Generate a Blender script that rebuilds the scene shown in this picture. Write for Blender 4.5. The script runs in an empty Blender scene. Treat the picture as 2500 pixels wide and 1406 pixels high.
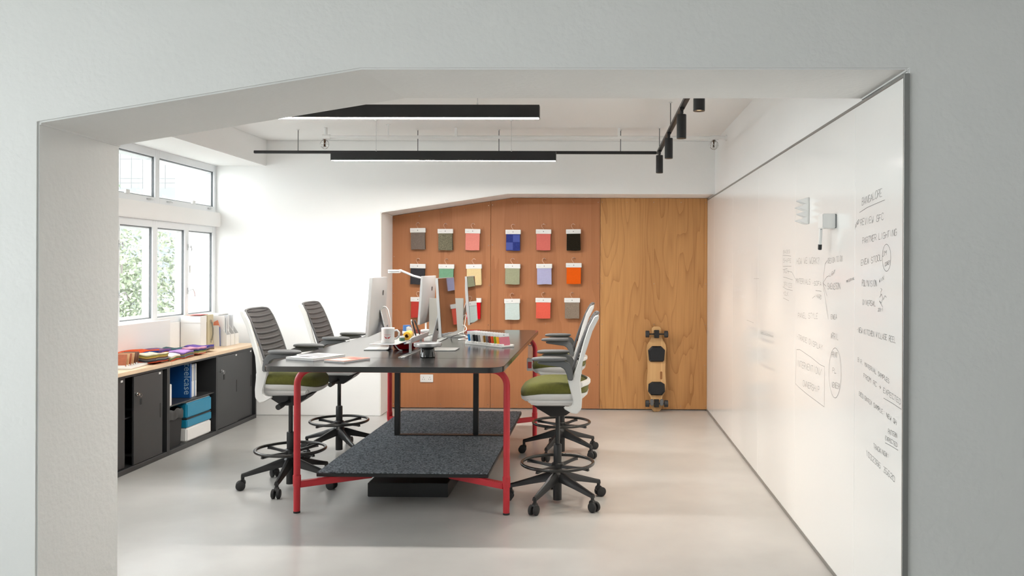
import bpy, bmesh, math, random
from mathutils import Vector, Matrix

# ---------------------------------------------------------------- camera, sky, exposure
scene = bpy.context.scene
col = scene.collection
PI = math.pi

cam_data = bpy.data.cameras.new('camera')
cam = bpy.data.objects.new('camera', cam_data)
col.objects.link(cam)
cam_data.sensor_width = 36.0
cam_data.lens = 2040 / 2500 * 36.0
cam_data.shift_x = -0.0711
cam_data.shift_y = -0.0184
cam_data.clip_start = 0.05
cam_data.clip_end = 400
cam.matrix_world = (Matrix.Translation((0, 0, 1.6)) @ Matrix.Rotation(0.0157, 4, 'Z')
                    @ Matrix.Rotation(PI / 2, 4, 'X') @ Matrix.Rotation(0.0041, 4, 'Z'))
scene.camera = cam

world = bpy.data.worlds.new('overcast_sky')
scene.world = world
world.use_nodes = True
world.node_tree.nodes['Background'].inputs[0].default_value = (0.965, 0.98, 1.0, 1)
world.node_tree.nodes['Background'].inputs[1].default_value = 2.8

scene.view_settings.view_transform = 'Standard'
scene.view_settings.look = 'None'
scene.view_settings.exposure = 1.72
scene.view_settings.gamma = 1.0
scene.view_settings.use_curve_mapping = False
scene.cycles.max_bounces = 10
scene.cycles.diffuse_bounces = 7
scene.cycles.glossy_bounces = 3
scene.cycles.transparent_max_bounces = 16
scene.cycles.sample_clamp_indirect = 8
scene.cycles.use_adaptive_sampling = True
scene.cycles.adaptive_threshold = 0.025
scene.cycles.caustics_reflective = False
scene.cycles.caustics_refractive = False


def portal(name, loc, rot, sx, sy):
    """A portal: no light of its own, it guides the sky's light through a window band."""
    ld = bpy.data.lights.new(name, 'AREA')
    ld.shape = 'RECTANGLE'
    ld.size = sx
    ld.size_y = sy
    ld.energy = 1
    ld.cycles.is_portal = True
    o = bpy.data.objects.new(name, ld)
    col.objects.link(o)
    o.location = loc
    o.rotation_euler = rot
    return o


portal('window_portal', (-4.42, 6.55, 1.9), (0, -PI / 2, 0), 1.9, 5.1)
portal('window_portal', (-4.62, -0.1, 1.9), (0, -PI / 2, 0), 2.0, 5.4)


# ---------------------------------------------------------------- materials
def srgb(r, g, b):
    f = lambda c: (c / 255 / 12.92) if c / 255 <= 0.04045 else ((c / 255 + 0.055) / 1.055) ** 2.4
    return (f(r), f(g), f(b))


MATS = {}


def mat(name, c, rough=0.5, metal=0.0, spec=0.5, bump=None, var=None, coat=0.0, emit=None, sheen=0.0):
    """c: linear colour. bump=(scale, strength[, stretch]); var=(scale, amount)."""
    if name in MATS:
        return MATS[name]
    m = bpy.data.materials.new(name)
    m.use_nodes = True
    nt = m.node_tree
    b = nt.nodes['Principled BSDF']
    b.inputs['Base Color'].default_value = (*c, 1)
    b.inputs['Roughness'].default_value = rough
    b.inputs['Metallic'].default_value = metal
    b.inputs['Specular IOR Level'].default_value = spec
    b.inputs['Coat Weight'].default_value = coat
    b.inputs['Sheen Weight'].default_value = sheen
    if emit:
        b.inputs['Emission Color'].default_value = (*emit[0], 1)
        b.inputs['Emission Strength'].default_value = emit[1]
    if bump or var:
        tc = nt.nodes.new('ShaderNodeTexCoord')
    if var:
        n = nt.nodes.new('ShaderNodeTexNoise')
        n.inputs['Scale'].default_value = var[0]
        n.inputs['Detail'].default_value = 5
        nt.links.new(tc.outputs['Object'], n.inputs['Vector'])
        r = nt.nodes.new('ShaderNodeMapRange')
        r.inputs[1].default_value = 0.3
        r.inputs[2].default_value = 0.7
        r.inputs[3].default_value = 1 - var[1]
        r.inputs[4].default_value = 1 + var[1]
        nt.links.new(n.outputs['Fac'], r.inputs[0])
        mx = nt.nodes.new('ShaderNodeVectorMath')
        mx.operation = 'SCALE'
        mx.inputs[0].default_value = c
        nt.links.new(r.outputs[0], mx.inputs['Scale'])
        nt.links.new(mx.outputs[0], b.inputs['Base Color'])
    if bump:
        mp = nt.nodes.new('ShaderNodeMapping')
        nt.links.new(tc.outputs['Object'], mp.inputs['Vector'])
        if len(bump) > 2:
            mp.inputs['Scale'].default_value = bump[2]
        n2 = nt.nodes.new('ShaderNodeTexNoise')
        n2.inputs['Scale'].default_value = bump[0]
        n2.inputs['Detail'].default_value = 6
        nt.links.new(mp.outputs[0], n2.inputs['Vector'])
        bp = nt.nodes.new('ShaderNodeBump')
        bp.inputs['Strength'].default_value = bump[1]
        bp.inputs['Distance'].default_value = 0.01
        nt.links.new(n2.outputs['Fac'], bp.inputs['Height'])
        nt.links.new(bp.outputs[0], b.inputs['Normal'])
    MATS[name] = m
    return m


def smat(name, rgb, **k):
    return mat(name, srgb(*rgb), **k)


def wood_mat(name, dark, light, stretch, bands, rough, streak=0.35, fine=0.35, broad=0.5, sharp=2.0):
    """Veneer: contour lines of a stretched noise (cathedral figure), fine fibres and broad tone changes."""
    m = bpy.data.materials.new(name)
    m.use_nodes = True
    nt = m.node_tree
    N, Lk = nt.nodes.new, nt.links.new
    b = nt.nodes['Principled BSDF']
    tc = N('ShaderNodeTexCoord')

    def noise(scale, detail, rough_=0.5):
        mp = N('ShaderNodeMapping')
        mp.inputs['Scale'].default_value = scale
        Lk(tc.outputs['Object'], mp.inputs['Vector'])
        n = N('ShaderNodeTexNoise')
        n.inputs['Scale'].default_value = 1.0
        n.inputs['Detail'].default_value = detail
        n.inputs['Roughness'].default_value = rough_
        Lk(mp.outputs[0], n.inputs['Vector'])
        return n.outputs['Fac']

    def op(o, a, c=None):
        k = N('ShaderNodeMath')
        k.operation = o
        for i, v in enumerate((a, c)):
            if v is None:
                continue
            if isinstance(v, (int, float)):
                k.inputs[i].default_value = v
            else:
                Lk(v, k.inputs[i])
        return k.outputs[0]
    fig = op('FRACT', op('MULTIPLY', noise(stretch, 2.5), bands))
    fig = op('POWER', fig, sharp)
    fib = noise((70, 70, 2.2), 4, 0.6)
    brd = noise((2.0, 2.0, 0.4), 3)
    v = op('ADD', op('ADD', op('MULTIPLY', fig, streak), op('MULTIPLY', fib, fine)), op('MULTIPLY', brd, broad))
    r = N('ShaderNodeValToRGB')
    tot = streak * 0.4 + fine * 0.5 + broad * 0.5
    r.color_ramp.elements[0].position = max(0, tot - 0.28)
    r.color_ramp.elements[0].color = (*light, 1)
    r.color_ramp.elements[1].position = min(1, tot + 0.34)
    r.color_ramp.elements[1].color = (*dark, 1)
    Lk(v, r.inputs[0])
    Lk(r.outputs[0], b.inputs['Base Color'])
    b.inputs['Roughness'].default_value = rough
    b.inputs['Specular IOR Level'].default_value = 0.35
    MATS[name] = m
    return m


M_WALL = mat('plaster_white', (0.87, 0.87, 0.865), 0.75, spec=0.25, bump=(22, 0.12), var=(1.1, 0.012))
M_ROUGH = mat('plaster_rough', (0.80, 0.80, 0.79), 0.8, spec=0.2, bump=(34, 0.32), var=(1.3, 0.02))
M_CEIL = mat('ceiling_paint', (0.88, 0.88, 0.875), 0.85, spec=0.2, bump=(14, 0.1))
M_FRAME = mat('window_paint', (0.80, 0.82, 0.84), 0.4)
M_GASKET = mat('gasket', (0.12, 0.13, 0.14), 0.6)
M_WB = mat('whiteboard_enamel', (0.84, 0.84, 0.83), 0.13, spec=0.55)
M_ALU = mat('aluminium_trim', (0.33, 0.33, 0.32), 0.35, metal=0.7)
M_SILVER = mat('silver', (0.66, 0.67, 0.68), 0.32, metal=0.75)
M_ANOD = mat('display_aluminium', (0.62, 0.63, 0.64), 0.42, metal=0.35)
M_CHROME = mat('chrome', (0.7, 0.7, 0.7), 0.12, metal=1.0)
M_BLACK = mat('black_metal', (0.012, 0.012, 0.013), 0.42)
M_BLACKP = mat('black_plastic', (0.014, 0.014, 0.015), 0.38)
M_RUBBER = mat('black_rubber', (0.02, 0.02, 0.021), 0.7)
M_CAB = mat('charcoal_steel', (0.028, 0.029, 0.031), 0.38, bump=(200, 0.05))
M_TABLE = mat('black_laminate', (0.018, 0.017, 0.017), 0.17, spec=0.8)
M_RED = smat('red_steel', (198, 46, 56), rough=0.38)
M_CARPET = mat('charcoal_carpet', (0.215, 0.238, 0.268), 0.95, spec=0.1, bump=(200, 0.9), var=(85, 0.8))
M_WHITEP = mat('white_plastic', (0.76, 0.76, 0.75), 0.42)
M_WHITE = mat('white_paper', (0.78, 0.78, 0.77), 0.6)
M_GREYP = mat('grey_plastic', (0.13, 0.135, 0.14), 0.5)
M_MESH = mat('grey_mesh', (0.075, 0.070, 0.070), 0.75, bump=(420, 0.5))
M_RIM = mat('grey_rim', (0.10, 0.10, 0.105), 0.5)
M_GREEN = smat('olive_wool', (103, 103, 50), rough=0.9, spec=0.15, bump=(380, 0.35), var=(60, 0.08), sheen=0.15)
M_SCREEN = mat('screen_glass', (0.004, 0.004, 0.005), 0.02, spec=0.8, coat=0.6)
M_COUNTER = mat('oak_laminate', srgb(222, 196, 166), 0.4, bump=(8, 0.05, (30, 2, 30)), var=(12, 0.05))
M_INK = mat('marker_ink', (0.17, 0.17, 0.17), 0.6)
M_INK2 = mat('faded_marker_ink', (0.48, 0.47, 0.48), 0.6)
M_PLY1 = wood_mat('plywood_red_veneer', srgb(144, 88, 54), srgb(190, 132, 90), (3.5, 3.5, 0.28), 2.2, 0.5, 0.12, 0.22, 0.6)
M_PLY2 = wood_mat('plywood_gold_veneer', srgb(142, 92, 48), srgb(208, 156, 100), (2.4, 2.4, 0.34), 17.0, 0.48, 0.20, 0.34, 0.38, 5.0)
M_BAMBOO = wood_mat('bamboo', srgb(190, 144, 92), srgb(222, 182, 130), (26, 26, 0.3), 1.5, 0.4, 0.3, 0.3, 0.2)
M_WALNUT = smat('sample_walnut', (110, 72, 52), rough=0.5, var=(40, 0.15))
M_OAKS = smat('sample_oak', (206, 164, 120), rough=0.5, var=(40, 0.1))
M_LED = mat('led_diffuser', (0.9, 0.8, 0.7), 0.5, emit=((1.0, 0.945, 0.87), 50.0))
M_SPOTL = mat('spot_lens', (0.5, 0.35, 0.22), 0.4, emit=((1.0, 0.66, 0.38), 1.1))


def floor_mat():
    m = bpy.data.materials.new('polished_concrete')
    m.use_nodes = True
    nt = m.node_tree
    N, Lk = nt.nodes.new, nt.links.new
    b = nt.nodes['Principled BSDF']
    tc = N('ShaderNodeTexCoord')
    n1 = N('ShaderNodeTexNoise'); n1.inputs['Scale'].default_value = 1.4; n1.inputs['Detail'].default_value = 4
    Lk(tc.outputs['Object'], n1.inputs['Vector'])
    k = N('ShaderNodeMapRange'); k.inputs[1].default_value = 0.2; k.inputs[2].default_value = 0.8
    k.inputs[3].default_value = 0.86; k.inputs[4].default_value = 1.14
    Lk(n1.outputs['Fac'], k.inputs[0])
    vm = N('ShaderNodeVectorMath'); vm.operation = 'SCALE'; vm.inputs[0].default_value = (0.45, 0.443, 0.432)
    Lk(k.outputs[0], vm.inputs['Scale']); Lk(vm.outputs[0], b.inputs['Base Color'])
    mr = N('ShaderNodeMapRange'); mr.inputs[3].default_value = 0.30; mr.inputs[4].default_value = 0.18
    Lk(n1.outputs['Fac'], mr.inputs[0]); Lk(mr.outputs[0], b.inputs['Roughness'])
    b.inputs['Specular IOR Level'].default_value = 0.45
    return m


def glass_mat(name, tint, gloss):
    m = bpy.data.materials.new(name)
    m.use_nodes = True
    nt = m.node_tree
    nt.nodes.clear()
    N, Lk = nt.nodes.new, nt.links.new
    out = N('ShaderNodeOutputMaterial'); mix = N('ShaderNodeMixShader')
    t = N('ShaderNodeBsdfTransparent'); t.inputs[0].default_value = (*tint, 1)
    g = N('ShaderNodeBsdfGlossy'); g.inputs['Roughness'].default_value = 0.02
    mix.inputs[0].default_value = gloss
    Lk(t.outputs[0], mix.inputs[1]); Lk(g.outputs[0], mix.inputs[2]); Lk(mix.outputs[0], out.inputs[0])
    MATS[name] = m
    return m


M_FLOOR = floor_mat()
M_GLASS = glass_mat('window_glass', (0.96, 0.98, 0.97), 0.05)
M_CLEAR = glass_mat('clear_plastic', (0.85, 0.86, 0.87), 0.16)


# ---------------------------------------------------------------- mesh helpers
class MB:
    """Collects shapes into one bmesh; build() links it as one mesh object."""

    def __init__(s):
        s.bm = bmesh.new()

    def box(s, x0, x1, y0, y1, z0, z1, M=None):
        v = [s.bm.verts.new(M @ Vector(p) if M else p) for p in
             ((x0, y0, z0), (x1, y0, z0), (x1, y1, z0), (x0, y1, z0), (x0, y0, z1), (x1, y0, z1), (x1, y1, z1), (x0, y1, z1))]
        for f in ((3, 2, 1, 0), (4, 5, 6, 7), (0, 1, 5, 4), (1, 2, 6, 5), (2, 3, 7, 6), (3, 0, 4, 7)):
            s.bm.faces.new([v[i] for i in f])
        return s

    def loft(s, rings, cap=True, closed=True):
        vs = [[s.bm.verts.new(p) for p in r] for r in rings]
        n = len(vs[0])
        for a, b in zip(vs, vs[1:]):
            for i in range(n if closed else n - 1):
                j = (i + 1) % n
                s.bm.faces.new((a[i], a[j], b[j], b[i]))
        if cap:
            s.bm.faces.new(list(reversed(vs[0])))
            s.bm.faces.new(vs[-1])
        return s

    def tube(s, pts, r, n=10, flat=1.0, up=None):
        """Sweep a circle (radius r or list) along pts."""
        pts = [Vector(p) for p in pts]
        rs = r if isinstance(r, (list, tuple)) else [r] * len(pts)
        rings = []
        ref = None
        for i, p in enumerate(pts):
            t = (pts[min(i + 1, len(pts) - 1)] - pts[max(i - 1, 0)]).normalized()
            if ref is None:
                ref = Vector(up) if up else (Vector((0, 0, 1)) if abs(t.z) < 0.9 else Vector((1, 0, 0)))
            a = (ref - t * ref.dot(t)).normalized()
            ref = a
            b = t.cross(a)
            rings.append([p + a * (math.cos(k * 2 * PI / n) * rs[i] * flat) + b * (math.sin(k * 2 * PI / n) * rs[i]) for k in range(n)])
        return s.loft(rings)

    def cyl(s, p0, p1, r0, r1=None, n=20):
        return s.tube([p0, p1], [r0, r0 if r1 is None else r1], n)

    def lathe(s, prof, c=(0, 0, 0), n=28, cap=True):
        rings = [[(c[0] + r * math.cos(k * 2 * PI / n), c[1] + r * math.sin(k * 2 * PI / n), c[2] + z) for k in range(n)] for r, z in prof]
        return s.loft(rings, cap)

    def torus(s, c, R, r, n=40, m=8, M=None):
        vs = []
        for i in range(n):
            a = i * 2 * PI / n
            row = []
            for j in range(m):
                b = j * 2 * PI / m
                p = Vector(((R + r * math.cos(b)) * math.cos(a), (R + r * math.cos(b)) * math.sin(a), r * math.sin(b)))
                if M:
                    p = M @ p
                row.append(s.bm.verts.new(p + Vector(c)))
            vs.append(row)
        for i in range(n):
            for j in range(m):
                s.bm.faces.new((vs[i][j], vs[(i + 1) % n][j], vs[(i + 1) % n][(j + 1) % m], vs[i][(j + 1) % m]))
        return s

    def prism(s, poly, axis, a0, a1):
        """poly of 2D points extruded along axis ('x': poly=(y,z), 'y': (x,z), 'z': (x,y))."""
        def P(p, a):
            return {'x': (a, p[0], p[1]), 'y': (p[0], a, p[1]), 'z': (p[0], p[1], a)}[axis]
        return s.loft([[P(p, a0) for p in poly], [P(p, a1) for p in poly]])

    def grid(s, rows, thick=None):
        """rows of points -> surface; thick=vector adds a second skin."""
        nr, nc = len(rows), len(rows[0])
        A = [[s.bm.verts.new(p) for p in r] for r in rows]
        for i in range(nr - 1):
            for j in range(nc - 1):
                s.bm.faces.new((A[i][j], A[i][j + 1], A[i + 1][j + 1], A[i + 1][j]))
        if thick is not None:
            t = Vector(thick)
            B = [[s.bm.verts.new(Vector(p) + t) for p in r] for r in rows]
            for i in range(nr - 1):
                for j in range(nc - 1):
                    s.bm.faces.new((B[i][j], B[i + 1][j], B[i + 1][j + 1], B[i][j + 1]))
            ring = [(0, j) for j in range(nc)] + [(i, nc - 1) for i in range(1, nr)] + [(nr - 1, j) for j in range(nc - 2, -1, -1)] + [(i, 0) for i in range(nr - 2, 0, -1)]
            for k in range(len(ring)):
                a, b = ring[k], ring[(k + 1) % len(ring)]
                s.bm.faces.new((A[a[0]][a[1]], B[a[0]][a[1]], B[b[0]][b[1]], A[b[0]][b[1]]))
        return s

    def build(s, name, m, parent=None, bevel=0, smooth=None, seg=2, loc=None):
        bmesh.ops.recalc_face_normals(s.bm, faces=s.bm.faces)
        if bevel:
            ed = [e for e in s.bm.edges if len(e.link_faces) == 2 and e.calc_face_angle(0) > 0.6]
            bmesh.ops.bevel(s.bm, geom=ed, offset=bevel, segments=seg, affect='EDGES', clamp_overlap=True)
        me = bpy.data.meshes.new(name)
        s.bm.to_mesh(me)
        s.bm.free()
        if smooth is not None:
            me.polygons.foreach_set('use_smooth', [True] * len(me.polygons))
            me.set_sharp_from_angle(angle=math.radians(smooth))
        me.materials.append(m)
        o = bpy.data.objects.new(name, me)
        col.objects.link(o)
        if parent:
            o.parent = parent
        if loc:
            o.location = loc
        return o


def tag(o, label=None, cat=None, group=None, kind=None):
    for k, v in (('label', label), ('category', cat), ('group', group), ('kind', kind)):
        if v:
            o[k] = v
    return o


def thing(name, label, cat, loc=(0, 0, 0), rz=0.0, group=None, kind=None, rot=None):
    o = bpy.data.objects.new(name, None)
    o.empty_display_size = 0.1
    col.objects.link(o)
    o.location = loc
    o.rotation_euler = rot or (0, 0, rz)
    return tag(o, label, cat, group, kind)


def copy_tree(o, parent=None):
    c = o.copy()
    col.objects.link(c)
    c.parent = parent
    for ch in list(o.children):
        copy_tree(ch, c)
    return c


def struct(o):
    o['kind'] = 'structure'
    return o


def part(mb, name, m, parent, **k):
    return mb.build(name, m, parent, **k)


def text_mesh(name, body, size, m, parent, M, extrude=0.0008):
    cu = bpy.data.curves.new(name, 'FONT')
    cu.body = body
    cu.size = size
    cu.extrude = extrude
    cu.resolution_u = 3
    tmp = bpy.data.objects.new(name, cu)
    col.objects.link(tmp)
    dg = bpy.context.evaluated_depsgraph_get()
    me = bpy.data.meshes.new_from_object(tmp.evaluated_get(dg))
    bpy.data.objects.remove(tmp)
    me.transform(M)
    me.materials.clear()
    me.materials.append(m)
    o = bpy.data.objects.new(name, me)
    col.objects.link(o)
    o.parent = parent
    return o


rnd = random.Random(7)

# ---------------------------------------------------------------- the shell of the room
WX = -4.15          # inner face of the window frames
YF, YFB = 3.415, 4.002   # thickness of the wall with the opening
YW, YP = 9.012, 9.515    # white back wall, plywood in its niche
XB = 1.2416         # face of the whiteboard
XR = 1.257          # wall behind the whiteboard
ZC = 2.985

struct(MB().box(-4.75, 4.3, -4.3, 9.9, -0.12, 0).build('floor', M_FLOOR))
struct(MB().box(-4.75, 4.3, -4.3, 9.9, ZC, ZC + 0.15).build('ceiling', M_CEIL))


def opening_wall(name, y0, y1, xl, zl, xk, zk, xr, x_out0, x_out1, m, back=None):
    poly = [(x_out0, 0), (xl, 0), (xl, zl), (xk, zk), (xr, zk), (xr, 0), (x_out1, 0), (x_out1, ZC), (x_out0, ZC)]
    mb = MB()
    p2 = list(poly)
    if back:
        p2[2] = (xl, back[0]); p2[3] = (back[1], zk)
    mb.loft([[(p[0], y0, p[1]) for p in poly], [(p[0], y1, p[1]) for p in p2]])
    return struct(mb.build(name, m, bevel=0.007, seg=2))


opening_wall('wall_front', YF, YFB, -2.313, 2.195, -0.975, 2.417, XR, -4.6, 4.0, M_ROUGH, back=(2.188, -0.93))
# back wall: white wall with a niche of the same outline, closed behind
wb_ = opening_wall('wall_back', YW, 9.56, -2.349, 2.203, -0.976, 2.412, XR, -4.6, 1.5, M_WALL)
struct(MB().box(-2.6, 1.5, 9.56, 9.75, 0, 2.7).build('wall_niche', M_WALL))
struct(MB().box(XR, 1.5, YFB - 0.3, 9.6, 0, ZC).build('wall_right', M_WALL))
struct(MB().box(4.0, 4.2, -4.2, YF + 0.3, 0, ZC).build('wall_right_entry', M_WALL))
struct(MB().box(-4.6, 4.2, -4.2, -4.0, 0, ZC).build('wall_rear', M_WALL))
struct(MB().box(-4.35, -3.6, YFB - 0.02, YW + 0.02, 2.705, ZC).build('trim_1', M_CEIL, bevel=0.006))   # beam over the windows
# window wall: parapet, ledge between the window rows
struct(MB().box(-4.35, WX + 0.015, YFB - 0.02, YW + 0.02, 0, 1.065).build('wall_left', M_WALL, bevel=0.006))
struct(MB().box(-4.35, -4.1, YFB - 0.02, YW + 0.02, 2.042, 2.195).build('trim_2', M_WALL, bevel=0.008))   # ledge

# plywood sheets in the niche, each with its screws
screw = MB()
screw.lathe([(0.0045, 0), (0.0045, 0.0015), (0.003, 0.003)], n=8)
screw_mesh = screw.build('screw', M_CHROME)
screw_data = screw_mesh.data
screw_data.transform(Matrix.Rotation(PI / 2, 4, 'X'))
bpy.data.objects.remove(screw_mesh)
TOPX = [(-2.349, 2.203), (-0.976, 2.412), (1.3, 2.412)]


def ztop(x):
    return 2.203 + (x + 2.349) / (2.349 - 0.976) * (2.412 - 2.203) if x < -0.976 else 2.412


for i, (x0, x1, m, ins) in enumerate(((-2.349, -1.2245, M_PLY1, 0.0), (-1.2215, 0.0235, M_PLY1, 0.002), (0.0265, 1.2416, M_PLY2, -0.006))):
    poly = [(x0, 0.012), (x1, 0.012), (x1, ztop(x1) - 0.003)]
    if x0 < -0.976 < x1:
        poly.append((-0.976, 2.409))
    poly.append((x0, ztop(x0) - 0.003))
    pl = MB().prism(poly, 'y', YP + ins, 9.555).build('plywood_panel', m, wb_, bevel=0.002, seg=1)
    pl['label'] = ['reddish plywood sheet with sloped top edge', 'reddish plywood sheet behind the right swatch columns', 'golden figured plywood sheet behind the skateboard'][i]
    spots = []
    for xx in (x0 + 0.02, (x0 + x1) / 2, x1 - 0.02):
        for k in range(6):
            zz = 0.05 + k * (ztop(xx) - 0.1) / 5
            if xx in (x0 + 0.02, x1 - 0.02) or k in (0, 2, 3, 5):
                spots.append((xx, zz))
    for xx in (x0 + 0.3, x1 - 0.3):
        spots += [(xx, 0.05), (xx, ztop(xx) - 0.05)]
    for sx, sz in spots:
        o = bpy.data.objects.new('screw', screw_data)
        col.objects.link(o)
        o.parent = pl
        o.location = (sx + rnd.uniform(-0.006, 0.006), YP + ins - 0.0005, sz)


# ---------------------------------------------------------------- windows
def ring(mb, y0, y1, z0, z1, t, x0, x1):
    mb.box(x0, x1, y0, y0 + t, z0, z1)
    mb.box(x0, x1, y1 - t, y1, z0, z1)
    mb.box(x0, x1, y0 + t, y1 - t, z0, z0 + t)
    mb.box(x0, x1, y0 + t, y1 - t, z1 - t, z1)
    return mb


wn = [0]


def window(y0, y1, z0, z1, fy0, fy1, fz0, fz1, handle=None, x=WX):
    """Opening y0..y1, z0..z1 inside a fixed frame fy0..fy1, fz0..fz1."""
    wn[0] += 1
    w = bpy.data.objects.new('window_%d' % wn[0], None)
    col.objects.link(w)
    w['kind'] = 'structure'
    fr = MB()
    for a in ((fy0, y0, fz0, fz1), (y1, fy1, fz0, fz1), (y0, y1, fz0, z0), (y0, y1, z1, fz1)):
        fr.box(x - 0.1, x, *a)
    fr.build('window_frame', M_FRAME, w, bevel=0.002, seg=1)
    ring(MB(), y0, y1, z0, z1, 0.006, x - 0.028, x - 0.014).build('gasket', M_GASKET, w)
    # sash with sloped reveals
    sash = MB()
    d0, d1, t = x - 0.03, x - 0.085, 0.03
    a, b = 0.004, t
    q = [[(d0, y0 + a, z0 + a), (d0, y1 - a, z0 + a), (d0, y1 - a, z1 - a), (d0, y0 + a, z1 - a)],
         [(d0, y0 + 0.012, z0 + 0.012), (d0, y1 - 0.012, z0 + 0.012), (d0, y1 - 0.012, z1 - 0.012), (d0, y0 + 0.012, z1 - 0.012)],
         [(d1, y0 + b, z0 + b), (d1, y1 - b, z0 + b), (d1, y1 - b, z1 - b), (d1, y0 + b, z1 - b)],
         [(d1 - 0.012, y0 + a, z0 + a), (d1 - 0.012, y1 - a, z0 + a), (d1 - 0.012, y1 - a, z1 - a), (d1 - 0.012, y0 + a, z1 - a)]]
    sash.loft(q + [q[0]], cap=False)
    sash.build('sash', M_FRAME, w)
    MB().box(d1 - 0.006, d1, y0 + b - 0.004, y1 - b + 0.004, z0 + b - 0.004, z1 - b + 0.004).build('pane', M_GLASS, w)
    if handle == 'casement':
        for zz, lever in ((z0 + 0.24, True), (z0 + 0.68, False)):
            h = MB()
            h.box(x, x + 0.008, y0 - 0.03, y0 - 0.008, zz - 0.03, zz + 0.03)
            h.cyl((x, y0 - 0.02, zz), (x + 0.03, y0 - 0.016, zz), 0.008, n=10)
            if lever:
                h.tube([(x + 0.03, y0 - 0.016, zz + 0.01), (x + 0.035, y0 + 0.02, zz + 0.015), (x + 0.035, y0 + 0.05, zz - 0.01), (x + 0.034, y0 + 0.065, zz - 0.06)], 0.006, 8)
            else:
                h.tube([(x + 0.03, y0 - 0.016, zz + 0.02), (x + 0.034, y0 - 0.005, zz - 0.02), (x + 0.03, y0 - 0.012, zz - 0.04)], 0.005, 8)
            h.build('handle', M_SILVER, w, smooth=40)
        MB().box(x, x + 0.012, y0 + 0.006, y0 + 0.024, z0 + 0.42, z0 + 0.5).build('latch_plate', M_WHITEP, w, bevel=0.002)
    if handle == 'awning':
        for yy in (y0 + 0.16, y1 - 0.12):
            h = MB()
            h.box(x, x + 0.01, yy - 0.03, yy + 0.03, z0 - 0.03, z0 - 0.018)
            h.tube([(x + 0.01, yy - 0.02, z0 - 0.02), (x + 0.02, yy, z0 - 0.016), (x + 0.012, yy + 0.06, z0 - 0.024)], 0.005, 8)
            h.build('handle', M_SILVER, w, smooth=40)
        ym = (y0 + y1) / 2 + 0.08
        MB().box(x, x + 0.02, ym - 0.03, ym + 0.03, z0 - 0.005, z0 + 0.03).build('latch_plate', M_WHITEP, w, bevel=0.002)
    return w


low = [(8.41, 8.94), (7.81, 8.335), (7.19, 7.726), (6.585, 7.115), (5.98, 6.51), (5.375, 5.905), (4.77, 5.30), (4.165, 4.695)]
for i, (a, b) in enumerate(low):
    hi = YW if i == 0 else (low[i - 1][0] + b) / 2
    lo = (low[i + 1][1] + a) / 2 if i + 1 < len(low) else YFB
    window(a, b, 1.125, 1.975, lo, hi, 1.065, 2.042, 'casement' if i in (0, 2) else None)
up = [(7.84, 8.965), (6.63, 7.765), (5.42, 6.555), (4.2, 5.345)]
for i, (a, b) in enumerate(up):
    hi = YW if i == 0 else (up[i - 1][0] + b) / 2
    lo = (up[i + 1][1] + a) / 2 if i + 1 < len(up) else YFB
    window(a, b, 2.255, 2.635, lo, hi, 2.195, 2.705, 'awning')

# window wall of the room the photographer stands in
struct(MB().box(-4.75, -4.45, -4.2, YF + 0.3, 0, 0.95).box(-4.75, -4.45, -4.2, YF + 0.3, 2.75, ZC)
       .box(-4.75, -4.45, -4.2, -2.7, 0.95, 2.75).box(-4.75, -4.45, 2.5, YF + 0.3, 0.95, 2.75).build('wall_left_entry', M_WALL))
for k in range(4):
    a = -2.7 + k * 1.3
    window(a + 0.05, a + 1.25, 1.0, 2.7, a, a + 1.3, 0.95, 2.75, None, x=-4.5)

# ---------------------------------------------------------------- whiteboard and its handwriting
wbd = thing('whiteboard', 'wall-length glossy white enamel whiteboard covered in handwritten notes', 'whiteboard', (XB, 0, 0))
seams = [3.417, 4.06, 5.28, 6.5, 7.72, 8.94, 9.51]
for a, b in zip(seams, seams[1:]):
    MB().box(0, 0.0145, a + 0.001, b - 0.001, 0.02, 2.385).build('whiteboard_panel', M_WB, wbd, bevel=0.0008, seg=1)
MB().box(-0.004, 0.0145, 3.413, 9.51, 2.385, 2.399).build('top_trim', M_ALU, wbd, bevel=0.001, seg=1)
MB().box(-0.004, 0.0145, 3.413, 9.51, 0.0, 0.02).build('bottom_trim', M_ALU, wbd, bevel=0.001, seg=1)
MB().box(-0.004, 0.019, 3.405, 3.417, 0.0, 2.399).build('edge_trim', M_ALU, wbd, bevel=0.001, seg=1)

FONT = {'A': '002640 1232', 'B': '00063645443303 3342413000', 'C': '4536160501103041', 'D': '00062644422000', 'E': '46060040 0333', 'F': '460600 0333',
        'G': '45361605011030414323', 'H': '0006 4046 0343', 'I': '2026', 'J': '3631201001', 'K': '0006 460340', 'L': '060040', 'M': '0006234640', 'N': '00064046',
        'O': '100105163645413010', 'P': '00063645443303', 'Q': '100105163645413010 2240', 'R': '00063645443303 2340', 'S': '453616050413334241301001',
        'T': '0646 2620', 'U': '060110304146', 'V': '062046', 'W': '0610233046', 'X': '0046 0640', 'Y': '062346 2320', 'Z': '06460040',
        '0': '100105163645413010', '1': '152620', '2': '05163645440040', '3': '064623334241301001', '4': '30360242', '5': '460603334241301001',
        '6': '46160301103041423303', '7': '064620', '8': '13040516364544331302011030414233', '9': '43130405163645434020', '-': '1333', '.': '2021', ':': '2122 2425',
        '#': '1016 3036 0242 0444', '?': '05163645342322 2021', '/': '0046', '>': '0343 254321'}


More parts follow.
